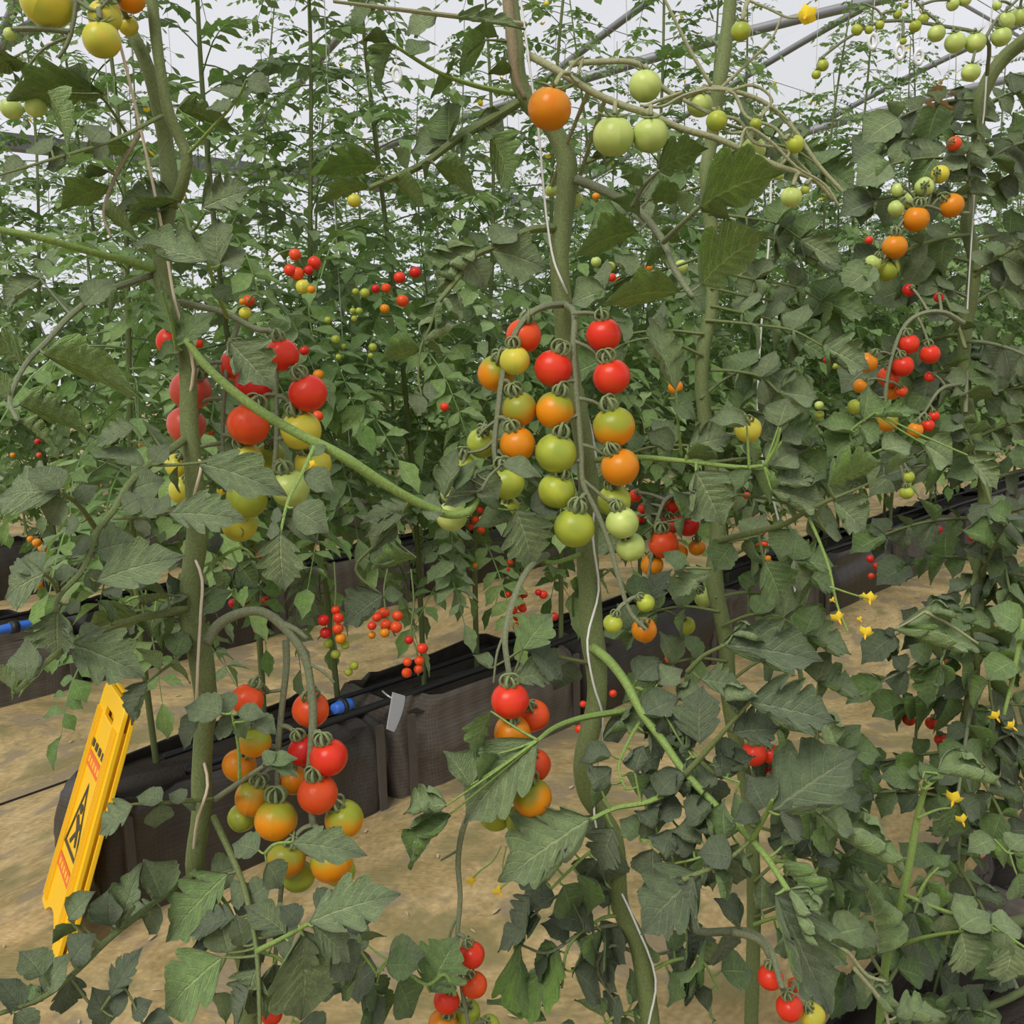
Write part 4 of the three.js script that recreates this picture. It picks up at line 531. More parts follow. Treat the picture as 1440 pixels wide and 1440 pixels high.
putTruss(P2, { d: .90, group: 'tomatoes of the big middle truss', where: 'in long truss on thick hairy stem',
  stalks: [[5.5, [[796, 428, .05], [763, 432, .01], [743, 443], [725, 468], [708, 523], [700, 580], [695, 630], [697, 650]], 0], [5, [[792, 428, .05], [808, 442, .01], [806, 490], [811, 560], [817, 630], [820, 680], [840, 722], [857, 765], [870, 813], [887, 862], [908, 885]], 0], [3.5, [[806, 440], [835, 441], [848, 448]]], [3, [[808, 480], [830, 490], [845, 505]]], [3, [[814, 560], [835, 565], [850, 575]]], [3, [[817, 625], [835, 630], [850, 640]]], [3, [[820, 675], [838, 690], [855, 705]]], [3, [[700, 590], [680, 605], [672, 615]], 0.01], [3, [[694, 620], [680, 632], [655, 637]], .01]],
  t: [[778, 518, 54, 'red'], [724, 507, 43, 'yellow'], [849, 471, 50, 'red'], [860, 530, 53, 'red'], [863, 600, 60, 'mixed'], [780, 577, 55, 'mixed'], [782, 637, 59, 'green'], [872, 657, 55, 'orange'], [730, 575, 51, 'olive', .005], [728, 625, 51, 'orange', .005], [713, 679, 50, 'green'], [783, 690, 53, 'green', .005], [808, 742, 58, 'green'], [875, 735, 47, 'pale'], [887, 769, 42, 'pale', .01], [737, 472, 50, 'scarlet', .01], [697, 525, 52, 'mixed', .02], [864, 704, 48, 'green', .02], [647, 657, 44, 'green', .02], [635, 726, 44, 'pale', .01], [678, 623, 44, 'green', .03], [635, 693, 32, 'pale', .03], [908, 848, 26, 'green', 0], [862, 877, 28, 'green', 0], [906, 886, 36, 'orange', .05], [715, 715, 34, 'green', .06]] });
putTruss(P2, { d: .86, group: 'tomatoes of the low truss behind the broad leaf', where: 'in truss half covered by broad leaf',
  stalks: [[5, [[770, 780, .08], [743, 800, .04], [720, 850, .01], [710, 897], [717, 955], [722, 1010], [735, 1080], [740, 1130]]], [2.5, [[715, 880], [700, 915], [694, 960]], .01]],
  t: [[717, 985, 54, 'red'], [748, 1121, 56, 'mixed'], [720, 1030, 52, 'orange', .01], [750, 1006, 46, 'scarlet', .02], [752, 1076, 46, 'scarlet', .02], [737, 1155, 52, 'green', .01], [697, 1146, 46, 'green', .03]] });
putTruss(P2, { d: .88, group: 'tomatoes of the lowest dark-stalked truss', where: 'on bare dark stalk hanging over aisle', mat: STEMGREY,
  stalks: [[4.5, [[690, 1100, .02], [654, 1157], [644, 1210], [647, 1260], [643, 1327], [650, 1393], [662, 1460]]], [2, [[645, 1195], [632, 1203], [620, 1210]]], [2.5, [[642, 1290], [634, 1310], [630, 1330]]]],
  t: [[663, 1343, 38, 'red'], [667, 1385, 37, 'scarlet'], [628, 1407, 37, 'red'], [623, 1440, 42, 'orange', .01], [657, 1424, 38, 'green', .02], [688, 1442, 30, 'green', .02]] });
putLeaf(P2, { path: [[640, 1400], [625, 1370], [600, 1385], [545, 1350], [520, 1420]], d: .84, r: 3, mat: STEMLIGHT, lf: [[605, 1395, 630, 1320, 66, 30, 0, 2], [545, 1350, 594, 1332, 36, 35, 0, 0], [520, 1380, 545, 1415, 34, 40, 0, 1], [518, 1330, 482, 1310, 44, 40, 0, 0], [530, 1360, 480, 1390, 50, 45, 0, 3], [560, 1380, 590, 1430, 40, 35, 0, 1], [520, 1400, 545, 1450, 44, 35, 0, 2], [540, 1400, 500, 1440, 40, 40, 0, 3]] });
putTruss(P2, { d: .90, group: 'pale tomatoes of the top truss', where: 'in pale tangled truss above long truss', mat: STEMPALE, star: true,
  stalks: [[6, [[745, 78, .04], [773, 93, .01], [813, 117], [840, 133], [880, 150], [913, 160], [960, 181], [1003, 193], [1043, 210], [1093, 233], [1147, 253], [1174, 282]]], [4.5, [[800, 90], [847, 87], [897, 90], [930, 122], [960, 137], [993, 123], [1060, 137], [1093, 157], [1120, 187], [1147, 227], [1185, 270]], .02], [3, [[813, 117], [800, 100], [820, 80], [812, 105]], -.01], [3, [[990, 125], [1030, 130], [1050, 165], [1090, 180], [1110, 215], [1090, 240]], 0], [3, [[960, 140], [1000, 160], [1040, 170], [1060, 200], [1100, 210], [1140, 245]], .01], [3, [[995, 125], [960, 135], [930, 150], [900, 148]], 0], [2.5, [[1010, 150], [1020, 185], [1060, 180], [1080, 150], [1110, 170]], .01], [2.5, [[1040, 210], [1050, 180], [1085, 200], [1120, 235], [1160, 260], [1180, 290]], -.01], [2.5, [[1020, 130], [1060, 120], [1085, 140], [1070, 165]], 0], [3, [[960, 130], [930, 140], [905, 150]], 0], [3, [[1000, 120], [970, 70], [950, 30], [930, -10]], .01], [2.5, [[1012, 125], [1050, 90], [1085, 55], [1100, 20]], .02], [2, [[1040, -5], [1080, 12], [1110, 25], [1135, 22]], 0]],
  t: [[773, 153, 62, 'orange', -.02], [863, 192, 58, 'pale'], [915, 190, 51, 'pale'], [907, 121, 46, 'pale', .01], [984, 147, 36, 'pale', .03], [1008, 170, 30, 'green'], [1063, 174, 17, 'green'], [1118, 203, 26, 'green'], [1113, 277, 30, 'pale'], [1132, 267, 13, 'green'], [1060, 210, 34, 'pale', .03], [1042, 44, 28, 'green'], [1095, 247, 15, 'pale', .02], [775, 268, 18, 'pale', .1], [808, 280, 24, 'pale', .1]] });
putFlower(P2, 1133, 24, .88, 30); putFlower(P2, 1012, 230, .9, 18);

// ---- thinner plant just behind
const P3 = thing('tomato_plant', 'thinner tomato plant growing between the middle plant and the pale-topped one', 'tomato plant', place(0.52, 1.42, 0.22));
stemOf(P3, [[1030, -30, 9, 1.2], [1026, 10, 9, 1.2], [1017, 83, 10, 1.2], [1010, 125, 10, 1.2], [1000, 200, 9, 1.22], [993, 240, 10, 1.22], [1000, 320, 10, 1.23], [1000, 433, 10, 1.23], [989, 490, 10, 1.23], [987, 547, 10, 1.23], [1000, 650, 10, 1.23], [1010, 740, 11, 1.23], [1004, 813, 12, 1.23], [1013, 863, 11, 1.23], [1021, 900, 11, 1.23], [1024, 977, 11, 1.23], [1033, 1030, 11, 1.23], [1052, 1120, 10, 1.23], [1060, 1250, 10, 1.23], [1055, 1480, 10, 1.24]]);
rootStem(P3, 1055, 1480, 10, 1.24, place(0.52, 1.42));
putTruss(P3, { d: 1.27, group: 'tomatoes of the red truss on the thinner plant', where: 'in red truss of thinner plant', mat: STEMGREY,
  stalks: [[4, [[1008, 690], [970, 695], [940, 700], [925, 730], [915, 790], [905, 850]]]],
  t: [[967, 738, 34, 'crimson'], [942, 738, 29, 'pink'], [933, 765, 42, 'scarlet'], [943, 710, 27, 'red', .02], [950, 778, 34, 'orange'], [917, 795, 32, 'orange'], [893, 697, 18, 'red', .05], [905, 715, 16, 'red', .05], [980, 770, 24, 'orange', .02], [900, 730, 14, 'crimson', .05], [965, 880, 26, 'green', .02], [990, 840, 28, 'pale', .02]] });
putTruss(P3, { d: 1.18, group: 'tomatoes low on the thinner plant', where: 'behind dark leaves of thinner plant', mat: STEMGREY,
  stalks: [[3.5, [[1030, 1020], [1050, 1030], [1070, 1045]]], [4, [[1030, 1310, -.3], [1070, 1325, -.3], [1092, 1370, -.3], [1110, 1410, -.3]]]],
  t: [[1060, 1060, 36, 'red'], [1083, 1060, 28, 'red', .01], [1085, 1085, 18, 'crimson', .03], [1052, 604, 38, 'yellow', -.2], [1083, 1374, 36, 'red', -.3], [1110, 1417, 38, 'red', -.3], [1142, 1428, 36, 'yellow', -.3], [1118, 1385, 20, 'scarlet', -.27]] });
const P3L = [[990, 470, -1], [1000, 430, 1], [985, 560, 1], [1000, 650, 1], [1008, 720, -1], [1006, 800, 1], [1015, 880, 1], [1000, 380, 1], [998, 330, 1], [995, 260, -1], [1024, 960, 1], [1030, 1010, 1], [1050, 1120, 1], [1058, 1200, -1], [1060, 1290, 1], [1005, 170, 1], [1000, 520, 1], [1003, 610, 1], [996, 300, 1], [1000, 405, 1], [992, 450, 1], [1000, 575, 1], [1006, 690, 1], [1010, 765, 1], [1006, 840, 1], [995, 230, 1], [1000, 355, -1], [988, 500, -1], [1002, 630, -1], [1022, 930, -1], [1040, 1070, 1], [1055, 1160, 1], [1060, 1240, 1], [1012, 860, -1]];
P3L.forEach(([x, y, s], k) => {
  const L = rr(95, 165) * s, rise = rr(-40, 25), q = [[x, y], [x + L * 0.4, y + rise], [x + L * 0.75, y + rise * 1.1 + 8], [x + L, y + rise + 30]], lf = [];
  q.slice(1).forEach(([a, b], i) => { for (const v of [-1, 1]) { const l = rr(28, 48); lf.push([a, b, a + s * rr(5, 22), b + v * l, l * rr(0.55, 0.75), v < 0 ? rr(40, 70) : rr(45, 115), Math.floor(rr(0, 2)), Math.floor(rr(0, 2))]); } });
  lf.push([q[3][0], q[3][1], q[3][0] + s * rr(45, 75), q[3][1] + rr(0, 35), rr(26, 40), rr(30, 60), 1, k % 2]);
  putLeaf(P3, { path: q, d: [1.22, rr(1.12, 1.34)], r: 2.5, lf });
});
// smaller dark leaflets crowding the lower leaves of the middle plant
function crowd(plant, path, d, n, size, tones, forms) {
  const lf = []; for (let k = 0; k < n; k++) {
    const t = (k + 0.6) / n * (path.length - 1), i = Math.min(path.length - 2, Math.floor(t)), f = t - i, x = path[i][0] + (path[i + 1][0] - path[i][0]) * f, y = path[i][1] + (path[i + 1][1] - path[i][1]) * f;
    const dx = path[i + 1][0] - path[i][0], dy = path[i + 1][1] - path[i][1], l = Math.hypot(dx, dy) || 1, v = k % 2 ? 1 : -1, q = rr(8, 20), L = rr(...size), lx = (-dy * v + dx * 0.35) / l, ly = (dx * v + dy * 0.35) / l;
    lf.push([x + lx * q, y + ly * q, x + lx * (q + L), y + ly * (q + L) + 6, L * rr(0.8, 1.05), rnd() < 0.22 ? rr(100, 120) : rr(25, 60), forms[k % forms.length], tones[Math.floor(rnd() * tones.length)]]);
  }
  putLeaf(plant, { path, d, r: 3, mat: STEMLIGHT, lf });
}
crowd(P2, [[880, 962], [915, 975], [950, 1000], [975, 1020]], [.95, .88], 8, [34, 46], [3, 3, 0], [1, 2, 0]);
crowd(P2, [[905, 1008], [885, 1040], [870, 1080], [880, 1110]], [.93, .88], 7, [32, 44], [3, 3, 0], [1, 2, 1]);
crowd(P2, [[940, 1055], [965, 1050], [1000, 1085], [1040, 1100]], [.9, .84], 8, [34, 46], [3, 0, 3], [2, 1, 0]);
crowd(P2, [[985, 1110], [970, 1150], [935, 1175], [900, 1185]], [.88, .86], 8, [34, 48], [3, 3, 1], [1, 0, 2]);
crowd(P2, [[1040, 1165], [1010, 1185], [985, 1205], [945, 1215]], [.84, .84], 8, [32, 46], [3, 0, 3], [1, 2, 0]);
crowd(P2, [[1080, 1210], [1120, 1215], [1150, 1240]], [.82, .86], 6, [32, 44], [4, 1, 3], [2, 1]);
crowd(P2, [[868, 1190], [835, 1195], [800, 1225], [775, 1250]], [.98, .95], 8, [36, 52], [3, 3, 1], [0, 1, 4]);
crowd(P2, [[880, 1290], [850, 1290], [800, 1330], [790, 1390]], [1.0, .97], 8, [36, 54], [3, 3, 1], [0, 4, 1]);
crowd(P2, [[905, 1370], [950, 1350], [985, 1350], [1010, 1390]], [1.0, .98], 8, [34, 50], [3, 3, 1], [0, 4, 1]);
crowd(P2, [[915, 1440], [880, 1425], [850, 1440], [830, 1470]], [1.0, 1.0], 6, [36, 50], [3, 1], [0, 1]);
crowd(P3, [[1060, 1300], [1100, 1290], [1140, 1310], [1170, 1340]], [1.2, 1.12], 8, [34, 50], [3, 4, 1], [1, 2, 0]);
crowd(P3, [[1052, 1120], [1100, 1110], [1150, 1120], [1180, 1150]], [1.22, 1.15], 8, [32, 46], [3, 1, 3], [1, 0, 2]);
crowd(P1, [[275, 1235], [310, 1260], [330, 1300], [320, 1340], [290, 1400]], [.82, .8], 9, [34, 48], [3, 3, 0], [0, 1]);
crowd(P1, [[362, 1337], [395, 1350], [420, 1390], [410, 1440]], [.76, .76], 7, [36, 50], [3, 0, 3], [0, 1]);
crowd(P1, [[430, 1300], [470, 1310], [500, 1330], [530, 1370]], [.74, .76], 7, [36, 50], [0, 3, 2], [0, 1]);
crowd(P1, [[262, 857], [230, 845], [190, 840], [160, 860]], [.82, .8], 7, [30, 42], [3, 1, 3], [0, 1]);
crowd(P1, [[270, 800], [300, 790], [340, 770], [370, 800]], [.84, .86], 7, [28, 40], [1, 1, 3], [0, 1]);
// ---- plant at the end of the front row, with the high green fruit
const P4 = thing('tomato_plant', 'leaning tomato plant with dense dusty leaves and orange fruit, far from the sign', 'tomato plant', place(0.5, 1.86, 0.22));
stemOf(P4, [[1475, 30, 10, 1.5], [1440, 57, 10, 1.52], [1410, 83, 10, 1.54], [1390, 112, 10, 1.55], [1377, 150, 10, 1.56], [1375, 200, 9, 1.57], [1373, 233, 9, 1.58], [1364, 283, 9, 1.58], [1360, 317, 9, 1.58], [1370, 367, 9, 1.58], [1366, 417, 9, 1.58], [1357, 467, 9, 1.58], [1357, 547, 9, 1.58], [1370, 613, 9, 1.58], [1384, 665, 9, 1.58], [1380, 760, 9, 1.58], [1372, 880, 9, 1.58], [1365, 1000, 9, 1.58], [1352, 1150, 9, 1.6], [1340, 1300, 9, 1.6]]);
rootStem(P4, 1340, 1300, 9, 1.6, place(0.5, 1.86));
function bushy(plant, spots, d0, tones, len = [90, 140]) {
  spots.forEach(([x, y, ang, dz = 0], k) => {
    const L = rr(...len), a = THREE.MathUtils.degToRad(ang), cx = Math.cos(a), sy = -Math.sin(a), q = [], lf = [];
    for (let i = 0; i <= 4; i++) { const t = i / 4; q.push([x + cx * L * t, y + sy * L * t + 34 * t * t]); }
    for (let i = 1; i <= 4; i++) for (const v of [-1, 1]) { const l = rr(24, 46) * (i === 2 ? 1.15 : 0.9), ex = cx * 0.45 - sy * v, ey = sy * 0.45 + cx * v; lf.push([q[i][0], q[i][1], q[i][0] + ex * l, q[i][1] + ey * l * 0.85 + 8, l * rr(0.55, 0.78), rnd() < 0.3 ? rr(100, 125) : rr(30, 65), Math.floor(rr(0, 2.3)), tones[Math.floor(rnd() * tones.length)]]); }
    lf.push([q[4][0], q[4][1], q[4][0] + cx * 52, q[4][1] + sy * 40 + 26, rr(28, 40), rr(30, 60), Math.floor(rr(0, 2)), tones[k % tones.length]]);
    const far = d0 + dz + rr(-0.14, 0.14);
    putLeaf(plant, { path: q, d: [d0 + dz * 0.5, far], r: 3, mat: k % 3 ? STEM : STEMGREY, lf });
  });
}
const spots4 = [];
[[1380, 140], [1376, 190], [1374, 230], [1364, 280], [1362, 330], [1370, 370], [1366, 420], [1358, 470], [1357, 520], [1358, 560], [1368, 610], [1384, 670], [1382, 730], [1380, 790], [1374, 850], [1372, 920], [1366, 990], [1360, 1060], [1352, 1130], [1346, 1210], [1340, 1290]].forEach(([x, y], k) => {
  spots4.push([x, y, 165 + rr(-18, 22), rr(-0.05, 0.1)]); spots4.push([x, y + 10, 20 + rr(-25, 30), rr(-0.05, 0.1)]);
  if (k % 2) spots4.push([x, y + 20, (k % 4 === 1 ? 70 : 110) + rr(-25, 25), -0.12]);
  if (k > 10) spots4.push([x, y + 5, rr(190, 350), -0.1]);
});
bushy(P4, spots4.filter(([x, y]) => y < 680), 1.58, [0, 0, 3, 0, 1]);
bushy(P4, spots4.filter(([x, y]) => y >= 680), 1.62, [1, 3, 1, 3]);
putTruss(P4, { d: 1.48, group: 'orange tomatoes on the leaning plant', where: 'in orange truss of leaning plant', mat: STEMGREY,
  stalks: [[3, [[1362, 300], [1330, 298], [1300, 290], [1270, 310], [1255, 340], [1240, 370]]]],
  t: [[1288, 308, 37, 'orange'], [1338, 289, 34, 'orange'], [1258, 347, 35, 'orange'], [1247, 378, 35, 'green'], [1300, 263, 27, 'pale'], [1283, 281, 25, 'pale'], [1262, 267, 19, 'pale'], [1260, 293, 23, 'pale'], [1227, 370, 23, 'pale'], [1322, 245, 25, 'yellow'], [1342, 202, 20, 'scarlet']] });
putTruss(P4, { d: 1.46, group: 'red tomatoes on the leaning plant', where: 'in red truss of leaning plant', mat: STEMGREY,
  stalks: [[4, [[1356, 455], [1330, 440], [1300, 440], [1275, 455], [1255, 500], [1245, 560], [1250, 600]]], [3, [[1350, 540, .05], [1320, 550], [1300, 580]]]],
  t: [[1270, 515, 30, 'red'], [1308, 498, 28, 'red'], [1278, 484, 29, 'red'], [1220, 510, 29, 'orange'], [1250, 530, 31, 'scarlet'], [1254, 551, 23, 'orange', .02], [1268, 550, 17, 'scarlet', .02], [1210, 543, 21, 'orange'], [1203, 572, 22, 'green'], [1247, 592, 31, 'olive'], [1287, 605, 23, 'orange'], [1305, 598, 18, 'red'], [1313, 585, 16, 'red'], [1307, 530, 15, 'red', .02], [1275, 693, 19, 'green'], [1277, 671, 18, 'green'], [1278, 408, 18, 'crimson', .03], [1320, 418, 14, 'crimson', .05]] });
putTruss(P4, { d: 1.45, group: 'green tomatoes high on the leaning plant', where: 'in high green truss of leaning plant', star: true,
  stalks: [[3, [[1388, 105, .06], [1386, 53], [1327, 37], [1243, 30], [1193, 53], [1153, 83]]], [2.6, [[1386, 53], [1400, 30], [1425, 5], [1445, -15]]], [2, [[1327, 37], [1300, 15], [1280, -8]]], [2, [[1243, 30], [1235, 15], [1215, 5]]]],
  t: [[1343, 60, 29, 'pale'], [1372, 60, 29, 'pale'], [1317, 47, 24, 'pale'], [1408, 52, 27, 'pale'], [1365, 102, 26, 'pale'], [1287, 37, 17, 'green'], [1298, 27, 15, 'green'], [1205, 42, 16, 'green'], [1222, 42, 12, 'green'], [1237, 35, 13, 'green'], [1262, 20, 13, 'green'], [1157, 92, 17, 'green'], [1148, 105, 13, 'green'], [1340, 6, 18, 'pale'], [1413, 30, 27, 'pale'], [1433, 23, 25, 'pale', .02], [1402, 8, 13, 'pale'], [1357, -1, 19, 'pale'], [1270, 58, 10, 'green'], [1273, 8, 9, 'green']] });
putTruss(P4, { d: 1.75, group: 'tomatoes low on the leaning plant', where: 'on low dark stalk of leaning plant', mat: STEMGREY,
  stalks: [[3, [[1300, 905], [1296, 960], [1290, 1010], [1286, 1060]]], [2.5, [[1330, 900], [1320, 950], [1318, 1030]]]],
  t: [[1278, 1012, 18, 'red'], [1310, 1017, 18, 'red'], [1322, 995, 17, 'red'], [1306, 985, 20, 'olive'], [1338, 955, 22, 'yellow'], [1337, 930, 18, 'orange'], [1323, 1040, 18, 'red'], [1335, 970, 18, 'pale', .02], [1321, 960, 12, 'crimson'], [1362, 1034, 20, 'pink'], [1402, 1057, 13, 'red']] });
// dry flower remains on the stem
{ const g = []; for (let k = 0; k < 9; k++) { const q = petalGeo.clone(); q.scale(0.02, 0.02, 0.02); q.rotateZ(rr(-1, 1)); q.rotateY(rr(0, 6)); const p = at(1325 + rr(-10, 10), 120 + k * 4, 1.5).sub(P4.position); q.translate(p.x, p.y, p.z); g.push(q); } mesh('withered_flower', mergeGeometries(g), DRY, P4); }

// ---- young plant low at the end of the aisle
const P5 = thing('tomato_plant', 'young bright-green tomato shoot with yellow flowers, low beside the leaning plant', 'tomato plant', place(0.42, 1.72, 0.22));
stemOf(P5, [[1302, 1100, 4, 1.28], [1290, 1150, 5, 1.29], [1278, 1220, 5.5, 1.3], [1262, 1290, 6, 1.31], [1248, 1340, 6, 1.32], [1235, 1460, 6, 1.36]], STEMLIGHT);
rootStem(P5, 1235, 1460, 6, 1.36, place(0.42, 1.72));
leafs(P5, [
  { path: [[1248, 1335], [1300, 1318], [1354, 1309]], d: [1.31, 1.2], r: 3.5, mat: STEMLIGHT, lf: [[1352, 1310, 1372, 1380, 44, 30, 0, 4], [1350, 1305, 1385, 1275, 36, 40, 0, 4]] },
  { path: [[1272, 1258], [1320, 1278], [1370, 1294], [1410, 1312], [1445, 1335]], d: [1.3, 1.18], r: 3, mat: STEMLIGHT, lf: [[1320, 1280, 1300, 1262, 22, 35, 0, 4], [1360, 1290, 1350, 1258, 26, 35, 0, 4], [1395, 1300, 1442, 1300, 26, 40, 0, 4], [1415, 1312, 1405, 1345, 24, 35, 0, 4], [1425, 1325, 1420, 1392, 46, 35, 0, 4], [1330, 1285, 1325, 1320, 24, 40, 0, 4]] },
  { path: [[1290, 1150], [1320, 1138], [1338, 1136]], d: 1.28, r: 2, mat: STEMLIGHT, name: 'flower_stalk', lf: [] },
  { path: [[1240, 1370], [1225, 1340], [1236, 1338]], d: 1.3, r: 3, lf: [[1236, 1342, 1240, 1224, 42, 108, 2, 4], [1230, 1370, 1205, 1410, 30, 60, 1, 4], [1225, 1390, 1270, 1410, 26, 60, 2, 4]] },
  { path: [[1300, 1110], [1320, 1090], [1300, 1085]], d: 1.26, r: 2.5, mat: STEMLIGHT, lf: [[1300, 1096, 1296, 1070, 16, 50, 1, 2], [1305, 1098, 1330, 1082, 14, 50, 1, 2], [1318, 1086, 1414, 1082, 32, 60, 2, 4], [1295, 1096, 1275, 1082, 16, 50, 1, 2], [1290, 1100, 1240, 1085, 22, 40, 0, 1]] },
  { path: [[1290, 1260], [1305, 1235], [1320, 1220]], d: 1.3, r: 2.5, mat: STEMLIGHT, lf: [[1318, 1224, 1335, 1200, 14, 50, 1, 2], [1312, 1230, 1340, 1225, 12, 50, 1, 2]] },
  { path: [[1160, 1350], [1185, 1335], [1220, 1372], [1245, 1380]], d: 1.0, r: 3.5, mat: STEMPALE, name: 'side_stem', lf: [] },
  { path: [[1200, 1360], [1240, 1410], [1252, 1450]], d: 1.0, r: 3.5, mat: STEMPALE, name: 'side_stem', lf: [[1225, 1395, 1260, 1420, 26, 60, 2, 4], [1260, 1430, 1330, 1420, 30, 60, 1, 4]] },
  { path: [[1440, 1190], [1420, 1200], [1398, 1180]], d: 1.3, r: 2.6, mat: STEMLIGHT, lf: [[1398, 1180, 1360, 1190, 24, 40, 0, 4], [1420, 1195, 1440, 1170, 26, 40, 0, 4], [1430, 1230, 1442, 1270, 30, 40, 0, 1]] },
  { path: [[1150, 1160], [1160, 1180]], d: 1.15, r: 3, lf: [[1155, 1166, 1290, 1198, 44, 60, 2, 4], [1150, 1008, 1186, 1056, 38, 60, 2, 4]] },
  { path: [[1440, 870], [1425, 950], [1412, 1005]], d: 1.4, r: 4, mat: STEMLIGHT, name: 'side_stem', lf: [[1425, 930, 1385, 945, 30, 45, 0, 2], [1430, 900, 1450, 870, 26, 45, 0, 2], [1435, 880, 1400, 850, 28, 45, 0, 2]] },
  { path: [[1300, 860], [1330, 875], [1375, 905]], d: 1.3, r: 3, mat: STEMPALE, lf: [[1258, 885, 1384, 906, 36, 60, 1, 4], [1270, 878, 1330, 915, 30, 110, 1, 1], [1310, 862, 1350, 858, 24, 60, 2, 4]] },
  { path: [[1210, 640], [1195, 610], [1230, 580]], d: 1.2, r: 2.5, mat: STEMLIGHT, lf: [[1200, 612, 1160, 640, 32, 40, 1, 2], [1205, 605, 1150, 592, 20, 45, 1, 2], [1215, 590, 1226, 540, 26, 45, 1, 2], [1225, 585, 1295, 575, 18, 50, 1, 2], [1210, 600, 1240, 620, 22, 45, 1, 2], [1240, 632, 1285, 622, 26, 45, 1, 4], [1300, 625, 1345, 650, 34, 40, 1, 4], [1360, 640, 1410, 690, 24, 45, 1, 4]] },
]);
for (const [x, y, s] of [[1340, 1127, 26], [1354, 1156, 20], [1402, 1010, 20], [1425, 1023, 20], [1215, 840, 12]]) putFlower(P5, x, y, 1.27, s);
bushy(P5, [[1240, 1400, 150, 0], [1250, 1380, 60, 0.1], [1245, 1440, 20, 0], [1248, 1350, 120, 0.15], [1270, 1250, 160, 0.2], [1400, 1430, 150, 0.2], [1430, 1390, 110, 0.3], [1300, 1440, 90, 0.25], [1350, 1440, 70, 0.2], [1420, 1330, 150, 0.35], [1200, 1300, 100, 0.25], [1180, 1430, 80, 0.3]], 1.34, [1, 3, 1, 3, 2], [70, 110]);

// ---------------------------------------------------------------- support strings
function twine(list, r, mat, label) { single('support_string', tube(list.map(([x, y, d]) => at(x, y, d)), r, 4, 5), mat, label, 'string'); }
twine([[140, -40, .77], [152, 0, .77], [180, 107, .775], [213, 250, .795], [233, 350, .80], [247, 430, .80], [272, 520, .808], [256, 600, .83], [270, 640, .84], [283, 655, .80], [271, 705, .797], [265, 760, .83], [284, 815, .795], [282, 863, .793], [277, 960, .79], [279, 1040, .83], [292, 1105, .795], [278, 1150, .798], [270, 1220, .83]], 0.0013, TWINE, 'tan twine wound round the stem beside the yellow sign');
twine([[728, -20, .925], [732, 0, .925], [747, 110, .925], [757, 180, .935], [768, 300, .945], [779, 367, .945], [792, 400, .945], [806, 440, .985], [812, 520, 1.0], [838, 640, 1.0], [834, 757, .96], [842, 830, .97], [826, 900, .95], [834, 960, .955], [848, 1010, .97], [840, 1080, 1.0], [836, 1150, .965], [862, 1230, 1.0], [890, 1290, .975], [922, 1377, .975], [912, 1440, .98]], 0.0012, CORD, 'white cord wound round the thick hairy stem');
twine([[1085, 225, 1.45], [1082, 330, 1.45], [1068, 500, 1.45], [1068, 620, 1.45], [1092, 720, 1.45], [1112, 800, 1.45], [1126, 870, 1.45], [1150, 960, 1.45]], 0.0016, CORD, 'white cord hanging slack between thinner and leaning plants');
twine([[1400, -20, 1.5], [1391, 50, 1.52], [1384, 157, 1.54], [1372, 250, 1.55], [1366, 340, 1.55], [1360, 440, 1.55]], 0.0014, CORD, 'white cord tied to the leaning plant');
// ---------------------------------------------------------------- plants of the rows behind
function compound(pairs, L, geos, rough) {
  const g = [tube([V(0, 0, 0), V(L * 0.35, L * 0.12, 0), V(L * 0.7, L * 0.06, 0), V(L, -L * 0.14, 0)], [0.0026, 0.001], 2, 3)];
  const curve = new THREE.CatmullRomCurve3([V(0, 0, 0), V(L * 0.35, L * 0.12, 0), V(L * 0.7, L * 0.06, 0), V(L, -L * 0.14, 0)]);
  const add = (p, dir, n, l, w, k) => { const q = geos[k % geos.length].clone(); q.applyMatrix4(basis(p, dir.normalize(), n, l, (l + w) / 2, w)); g.push(q); };
  for (let i = 0; i < pairs; i++) { const t = 0.28 + 0.68 * i / pairs, p = curve.getPoint(t), s = Math.sin(Math.PI * (0.25 + 0.55 * t)); for (const v of [-1, 1]) { const l = L * rr(0.15, 0.27) * s; add(p, V(rr(0.2, 0.6), rr(-0.5, 0.25), v), V(rr(-0.4, 0.3), 1, rr(-0.3, 0.5) * v), l, l * rr(0.55, 0.8), Math.floor(rr(0, 9))); } }
  const l = L * 0.25; add(curve.getPoint(1), V(1, -0.45, 0), V(0.3, 1, 0), l, l * 0.62, 1);
  return mergeGeometries(g.map((q) => { const c = q.index ? q.toNonIndexed() : q; c.deleteAttribute('color'); c.clearGroups(); return c; }));
}
const MIDLEAF = [0, 1, 2, 3, 4].map((k) => compound(6, 0.29, FAR)), SMALLLEAF = [0, 1, 2].map((k) => compound(5, 0.21, TINY)), FARLEAF = [0, 1, 2].map((k) => compound(4, 0.28, TINY));
